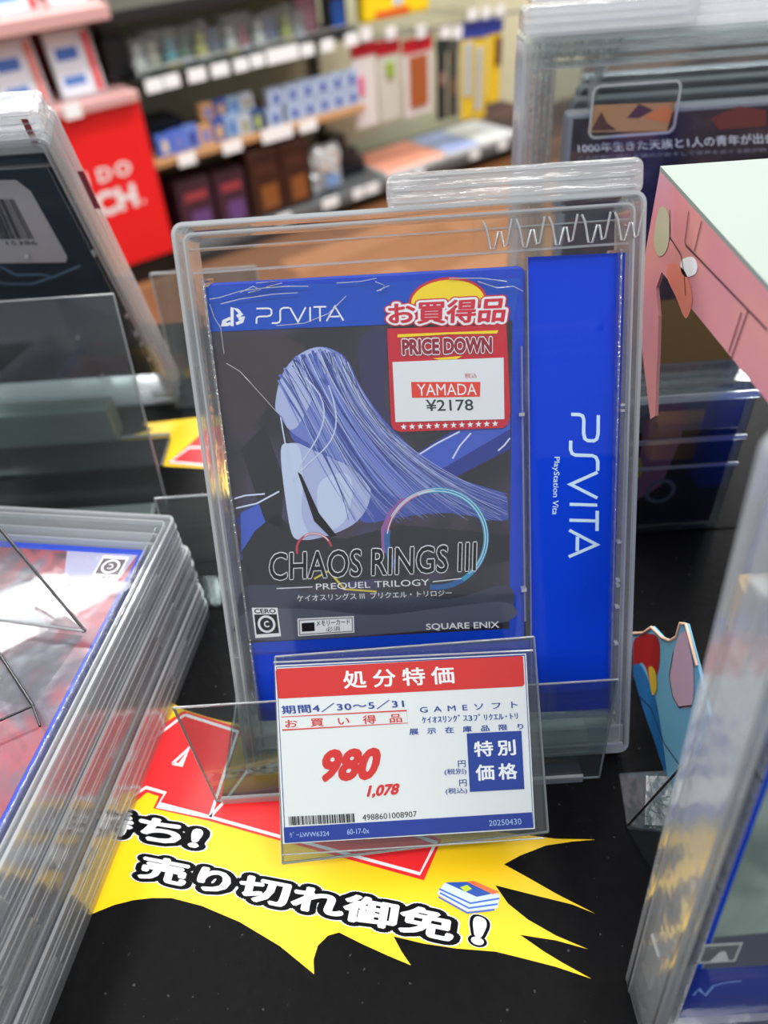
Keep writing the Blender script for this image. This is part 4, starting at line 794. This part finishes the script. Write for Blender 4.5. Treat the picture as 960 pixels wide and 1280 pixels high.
tube('rail', [(.19, -.010, .537), (.98, -.010, .537)], .004, pm('rail_steel', (150, 150, 150), .3, metal=.8), gon)
tube('rail', [(1.0, .02, .475), (1.80, .02, .455)], .005, pm('rail_steel', (150, 150, 150), .3, metal=.8), gon)
def tags(row):
    for s, z, w, h in row: boxo('price_tag', TAGW, gon, s, s + w, -.024, -.020, z, z + h)
tags([(.19, .478, .055, .034), (.25, .479, .05, .034), (.33, .480, .06, .034), (.41, .480, .06, .034), (.49, .480, .05, .034), (.55, .482, .05, .034), (.61, .480, .12, .040), (.74, .480, .05, .034), (.82, .480, .05, .034), (.92, .480, .05, .036)])
tags([(.24, .256, .06, .034), (.40, .256, .07, .034), (.55, .256, .12, .040), (.70, .256, .07, .034)])
tags([(.56, -.025, .06, .035), (.76, -.022, .07, .035), (.90, -.022, .05, .035), (.96, -.022, .06, .035), (1.10, -.03, .08, .035), (1.20, -.022, .05, .03), (1.50, -.022, .05, .03), (1.66, -.022, .05, .035)])
# red panel unit on the left
un = bgt('red_display_panel', 'red lit-looking display panel with white letters DO and CH', 'display panel')
boxo('panel', pm('panel_red', (238, 26, 32), .45), un, -.30, .168, 0, .03, .0, .466, .003)
boxo('panel_shade', pm('shade_black', (20, 14, 14), .5), un, -.30, .168, .02, .30, -.08, .0)  # shadow under the red panel, put in as a black block
boxo('body', pm('body_dark_red', (96, 10, 14), .5), un, -.30, .160, .03, .34, 0, .455)
text('panel_lettering', 'DO', [(-.018, .268), (.090, .270), (.090, .312), (-.018, .310)], WPR, un, .0015, bold=.03, space=1.35)
text('panel_lettering', 'SWITCH'[4:], [(-.052, .170), (.086, .172), (.086, .245), (-.052, .243)], WPR, un, .0015, bold=.045)
text('panel_lettering', 'N', [(-.085, .268), (-.050, .268), (-.050, .310), (-.085, .310)], WPR, un, .0015, bold=.03)
text('panel_dot', '.', [(.096, .176), (.108, .176), (.108, .186), (.096, .186)], WPR, un, .0015, bold=.03)
lg = bgt('wall_shelf', 'pink-grey ledges on a dark red backing above the red panel', 'shelf')
LEDG = pm('ledge_pink', (206, 160, 156), .5)
boxo('ledge', LEDG, lg, -.30, .160, -.03, .20, .466, .494, .004)
boxo('ledge', LEDG, lg, -.35, .136, -.03, .20, .676, .712, .004)
boxo('backing', pm('backing_dark_red', (104, 8, 14), .5), lg, -.35, .150, .20, .215, .49, 1.1)
boxo('white_tag', TAGW, lg, -.068, -.020, -.036, -.032, .462, .500)
def gamecase(label, s, z, lean_, cols, w=.105, h=.155):
    t = bgt('game_package', label, 'game package', s, .03, z, group='game packages on the red shelf ledges')
    t.rotation_mode = 'XYZ'; t.matrix_world = t.matrix_world @ Matrix.Rotation(R_(lean_), 4, 'X')
    boxo('case_shell', pm('case_clear_white', (206, 208, 212), .3), t, 0, w + .028, 0, .014, 0, h + .012, .003)
    boxo('front_sheet', pm('pk_' + label[:9], cols[0], .4, noise=.5, nscale=40), t, .006, w - .008, -.001, 0, .006, h)
    for a_, b2, c_ in ((.2, .35, (90, 130, 200)), (.42, .55, (230, 232, 240)), (.6, .8, (70, 110, 190))): boxo('picture', pm('pic_%d_%d_%d' % c_, c_, .4), t, .018, w - .022, -.0015, -.0008, h * a_, h * b2)
    boxo('side_strip', pm('strip_' + label[:9], cols[1], .4), t, w + .002, w + .020, -.001, 0, .006, h)
    return t
gamecase('pastel yellow and blue game package at the left end of the red ledge', -.205, .496, -10, ((190, 206, 226), (224, 120, 110)))
gamecase('white game package with bright red strip on the red ledge', -.040, .496, -10, ((200, 212, 232), (226, 34, 44)))
gamecase('multicolour game package on the upper pink ledge', -.16, .714, -8, ((150, 180, 220), (226, 40, 40)))
gamecase('pink game package on the upper pink ledge', .0, .714, -8, ((216, 180, 196), (220, 60, 60)))
bl = bgt('gap_filler', 'black blocks filling the gap beside the red ledge end', 'cover', .142, .06, .515)  # black blocks set where there is a black gap
bm = bmesh.new()
for i, (a, b_, c_, d_) in enumerate(((-.02, .055, 0, .10), (-.012, .045, .08, .15), (0, .05, .0, .06))): abox(bm, a, b_, .01 * i, .06 + .01 * i, c_, d_, .008)
bmobj('filler_block', bm, pm('filler_black', (18, 20, 24), .4), bl)
# merchandise: figure packs on the upper shelf
rn = random.Random(11)
figc = [(210, 214, 212), (226, 222, 200), (60, 160, 180), (110, 150, 120), (190, 190, 80), (110, 130, 160), (210, 214, 214), (200, 90, 110), (220, 224, 220), (120, 130, 190), (170, 180, 60), (200, 200, 200)]
fign = ['clear', 'cream', 'turquoise', 'sage green', 'yellow-green', 'slate blue', 'silver', 'rose', 'white', 'periwinkle', 'olive yellow', 'pale grey']
for i, c in enumerate(figc):
    s = .20 + i * .052
    t = bgt('figure_pack', '%s bagged figurine, %s from the left on the upper shelf' % (fign[i], ('first second third fourth fifth sixth seventh eighth ninth tenth eleventh twelfth').split()[i]), 'toy pack', s, .03 + .012 * (i % 2), .513, group='bagged figurines on the upper shelf')
    hh = .06 + .035 * rn.random()
    bm = bmesh.new(); bmesh.ops.create_uvsphere(bm, u_segments=10, v_segments=8, radius=.022, matrix=Matrix.Translation((.02, .03, .026)) @ Matrix.Diagonal((1, .8, 1.1, 1)))
    bmesh.ops.create_uvsphere(bm, u_segments=8, v_segments=6, radius=.014, matrix=Matrix.Translation((.022, .03, .062)))
    bmobj('figurine', bm, pm('fig_%d' % i, c, .4), t, True)
    bm = bmesh.new(); abox(bm, -.002, .044, .004, .05, 0, hh + .02, .008)
    for v_ in bm.verts:
        if v_.co.z > hh: v_.co.x = .021 + (v_.co.x - .021) * (1.1 if rn.random() > .5 else .4)
    bmobj('bag', bm, thin('bag_clear', (246, 248, 246), .22, 1.2, .15, .4, (60, 60, 60)), t)
    boxo('header_card', pm('hdr_%d' % i, [(235, 235, 232), (120, 170, 120), (236, 226, 120), (200, 214, 230)][i % 4], .5), t, 0, .042, .012, .015, 0, .018)
dc = bgt('boxed_item', 'dark framed picture box at the right of the upper shelf', 'box', .80, .10, .513)
boxo('box', pm('dc_dark', (52, 40, 44), .4), dc, 0, .10, 0, .02, 0, .12, .003); boxo('picture', pm('dc_pink', (170, 120, 130), .4, noise=.5, nscale=60), dc, .010, .09, -.001, 0, .01, .11)
dc = bgt('boxed_item', 'dark box with blue picture at the end of the upper shelf', 'box', .905, .06, .513)
boxo('box', pm('dc2_dark', (28, 30, 40), .4), dc, 0, .085, 0, .03, 0, .16, .003); boxo('picture', pm('dc_blue', (40, 100, 200), .4), dc, .025, .075, -.001, 0, .012, .09)
# small blue-white boxes on the wooden shelf
def smallbox(label, s, z, c1, c2, w=.058, h=.056, d=.03, y=.02, grp='small boxes on the wooden shelf'):
    t = bgt('small_box', label, 'box', s, y, z, group=grp)
    boxo('carton', c1, t, 0, w - .002, 0, d, 0, h - .002, .001)
    boxo('picture', c2, t, w * .3, w * .68, -.001, 0, h * .15, h * .72)
    return t
SBW = pm('sb_pale', (186, 206, 234), .4); SBB = pm('sb_blue', (40, 74, 170), .4)
cn = ['first', 'second', 'third', 'fourth', 'fifth', 'sixth']
for r in range(2):
    for k in range(6):
        s = .62 + k * .062 + (0 if k == 0 else .004)
        smallbox('%s pale blue box of the %s row beside the hanging packs' % (cn[k], ('lower', 'upper')[r]), s - (.012 if r == 0 and k == 0 else 0), .286 + r * .057, SBW, SBB)
mix = [((86, 120, 210), (225, 210, 170)), ((90, 120, 214), (120, 130, 200)), ((110, 140, 215), (30, 50, 150)), ((206, 160, 110), (90, 130, 220)), ((60, 90, 170), (230, 190, 110)), ((150, 180, 210), (60, 120, 200)), ((190, 200, 214), (150, 150, 90)), ((40, 76, 130), (190, 200, 90))]
mn = ['cobalt', 'violet-blue', 'sky blue', 'orange and blue', 'deep blue', 'grey-blue', 'pale grey', 'navy']
for k, (a, b_) in enumerate(mix):
    smallbox('%s small box in the mixed group on the wooden shelf' % mn[k], .20 + k * .049, .286, pm('mx%da' % k, a, .4), pm('mx%db' % k, b_, .4), .050, .062 + .004 * (k % 3))
for k in range(4):
    a, b_ = mix[(k + 3) % 8]
    smallbox('%s small box on top of the mixed group' % mn[(k + 3) % 8], .375 + k * .049, .352, pm('mx%da' % ((k + 3) % 8), a, .4), pm('mx%db' % ((k + 3) % 8), b_, .4), .048, .050, y=.035)
tr = bgt('flat_tray', 'dark flat packs lying behind the cobalt box on the wooden shelf', 'tray', .19, .10, .286)
for i in range(3): boxo('flat_pack', pm('flat_dark', (40, 46, 60), .4), tr, 0, .16, .01 * i, .16, .025 * i, .025 * i + .02, .002)
# bottom shelf
def cubebox(label, s, w, h, body, c2, c3, top):
    t = bgt('carton_box', label, 'box', s, .02, .005, group='dark cartons on the bottom shelf')
    boxo('carton', body, t, 0, w, 0, .12, 0, h, .003)
    boxo('red_title', c3, t, w * .2, w * .85, -.001, 0, h * .68, h * .82); boxo('picture', c2, t, w * .3, w * .85, -.001, 0, h * .1, h * .48)
    boxo('lid', top, t, .001, w - .001, .001, .119, h, h + .008, .002)
PB = pm('purple_body', (64, 34, 52), .4); PP = pm('purple_pic', (104, 70, 130), .4); PR = pm('carton_red', (160, 60, 70), .4)
cubebox('left purple-brown carton on the bottom shelf', .225, .125, .185, PB, PP, PR, pm('lid_dark', (50, 30, 40), .4))
cubebox('right purple-brown carton on the bottom shelf', .365, .115, .180, PB, PP, PR, pm('lid_dark', (50, 30, 40), .4))
BB = pm('brown_body', (56, 28, 20), .4); BP = pm('brown_glow', (140, 84, 40), .4)
cubebox('left tall dark brown carton on the bottom shelf', .50, .125, .215, BB, BP, pm('carton_brown', (80, 44, 34), .4), pm('lid_brown', (84, 60, 56), .4))
cubebox('right tall dark brown carton on the bottom shelf', .63, .115, .215, BB, BP, pm('carton_brown', (80, 44, 34), .4), pm('lid_brown', (84, 60, 56), .4))
sb = bgt('silver_bag', 'crinkled silver bag with blue label on the bottom shelf', 'bag', .775, .02, .006)
bm = bmesh.new(); bmesh.ops.create_uvsphere(bm, u_segments=18, v_segments=12, radius=1, matrix=Matrix.Translation((.065, .04, .085)) @ Matrix.Diagonal((.074, .035, .088, 1)))
for v_ in bm.verts:
    dx_ = (v_.co.x - .065) / .074; dz_ = (v_.co.z - .085) / .088; k_ = 1 / max(abs(dx_), abs(dz_), .55) * math.hypot(dx_, dz_)
    v_.co.x = .065 + dx_ * min(k_, 1.35) * .062; v_.co.z = .085 + dz_ * min(k_, 1.35) * .080
    v_.co += Vector((rn.uniform(-.006, .006), rn.uniform(-.008, .008), rn.uniform(-.004, .004)))
bmobj('bag', bm, pm('silver_film', (188, 194, 198), .25, metal=.5, noise=.3, nscale=90), sb); boxo('label', pm('lbl_blue', (120, 160, 210), .4), sb, .035, .095, -.006, -.003, .03, .07)
kb = bgt('black_pack', 'black bundled pack between the silver bag and the flat magazines', 'pack', .925, .13, .004)
bm = bmesh.new()
for a, b_, h_ in ((0, .07, .16), (.04, .12, .10), (.08, .15, .06)): abox(bm, a, b_, .0, .10, .001, h_, .01)
bmobj('pack', bm, pm('pack_black', (22, 24, 30), .35, noise=.5, nscale=30), kb)
def mag(label, s, w, c, z=.005, d0=-.01):
    t = bgt('magazine', label, 'magazine', s, d0, z, group='magazines lying on the bottom shelf')
    boxo('pages', pm('mag_pages', (220, 220, 218), .5), t, 0, w, 0, .26, 0, .02, .002); boxo('cover', c, t, .004, w - .004, .004, .256, .020, .022)
mag('coral pink magazine lying on the bottom shelf', 1.08, .30, pm('mag_coral', (226, 128, 108), .35, noise=.4, nscale=14))
mag('blue-grey magazine lying on the bottom shelf', 1.40, .17, pm('mag_blue', (120, 136, 176), .35, noise=.4, nscale=14))
mag('silver magazine at the right end of the bottom shelf', 1.58, .20, pm('mag_silver', (176, 182, 190), .3, noise=.4, nscale=14))
# hanging packs
def hang(label, s, z0, z1, w, head, body, pic, pz=(.25, .7), px=(.2, .8), tagz=True, d=.04):
    t = bgt('hanging_pack', label, 'blister pack', s, d, z0, group='packs hanging on hooks')
    h = z1 - z0
    boxo('backing_card', body, t, 0, w, 0, .004, 0, h, .002); boxo('header', head, t, -.002, w + .002, -.004, .006, h * .84, h + .004, .002)
    boxo('picture', pic, t, w * px[0], w * px[1], -.008, 0, h * pz[0], h * pz[1], .003)
    tube('hook', [(w / 2, .28, h + .012), (w / 2, -.012, h + .012), (w / 2, -.02, h + .02)], .0025, pm('rail_steel', (150, 150, 150), .3, metal=.8), t)
    if tagz: boxo('hook_tag', TAGW, t, w / 2 - .022, w / 2 + .022, -.024, -.021, h + .006, h + .045)
HR = pm('header_red', (196, 20, 40), .4); HB = pm('header_blue', (50, 70, 170), .4); PW = pm('pack_white', (226, 222, 222), .4)
hang('red-headed white hanging pack with pink shape, leftmost of three', .985, .195, .470, .10, HR, PW, pm('pic_pink', (226, 90, 130), .4), (.40, .62), (.15, .40))
hang('red-headed white hanging pack with green shape, middle of three', 1.095, .195, .455, .10, HR, pm('pack_pale', (206, 206, 196), .4), pm('pic_green', (150, 180, 60), .4), (.55, .75), (.35, .7))
hang('red-headed hanging pack with brown glossy figure, rightmost of three', 1.215, .185, .440, .135, HR, PW, pm('pic_brown', (170, 92, 44), .4), (.12, .80), (.18, .82))
hang('dark hanging pack right of the red-headed packs', 1.375, .14, .42, .05, pm('dk_head', (40, 56, 52), .4), pm('dk_body', (44, 44, 46), .4), pm('dk_pic', (140, 110, 96), .4), (.45, .6))
hang('grey hanging pack beside the yellow ones', 1.435, .14, .41, .05, pm('gr_head', (90, 90, 84), .4), pm('gr_body', (70, 66, 62), .4), pm('gr_pic', (120, 90, 70), .4), (.3, .5))
PY = pm('pack_yellow', (236, 200, 40), .4); PGB = pm('pic_pale_blue', (176, 196, 214), .4)
hang('blue-headed yellow hanging pack, left one', 1.505, .115, .455, .06, HB, PY, PGB, (.25, .80), (.2, .7))
hang('blue-headed yellow hanging pack, middle one', 1.575, .105, .450, .06, HB, PY, PGB, (.1, .75), (.1, .5))
hang('blue-headed yellow and brown hanging pack, right one', 1.645, .15, .445, .07, HB, PY, pm('pic_dark_brown', (96, 50, 34), .4), (.45, .78), (.5, .95))
yb = bgt('yellow_bag', 'large yellow bag with red print above the hanging packs', 'bag', 1.04, .03, .52)
bm = bmesh.new(); abox(bm, 0, .30, 0, .05, .0, .16, .015); bmobj('bag', bm, pm('bag_yellow', (246, 204, 20), .35, noise=.1, nscale=20), yb); boxo('emblem', pm('bag_red', (226, 80, 40), .4), yb, .05, .20, -.002, 0, .012, .03); boxo('picture', pm('bag_white', (200, 210, 230), .4), yb, .13, .17, -.003, 0, .04, .09)
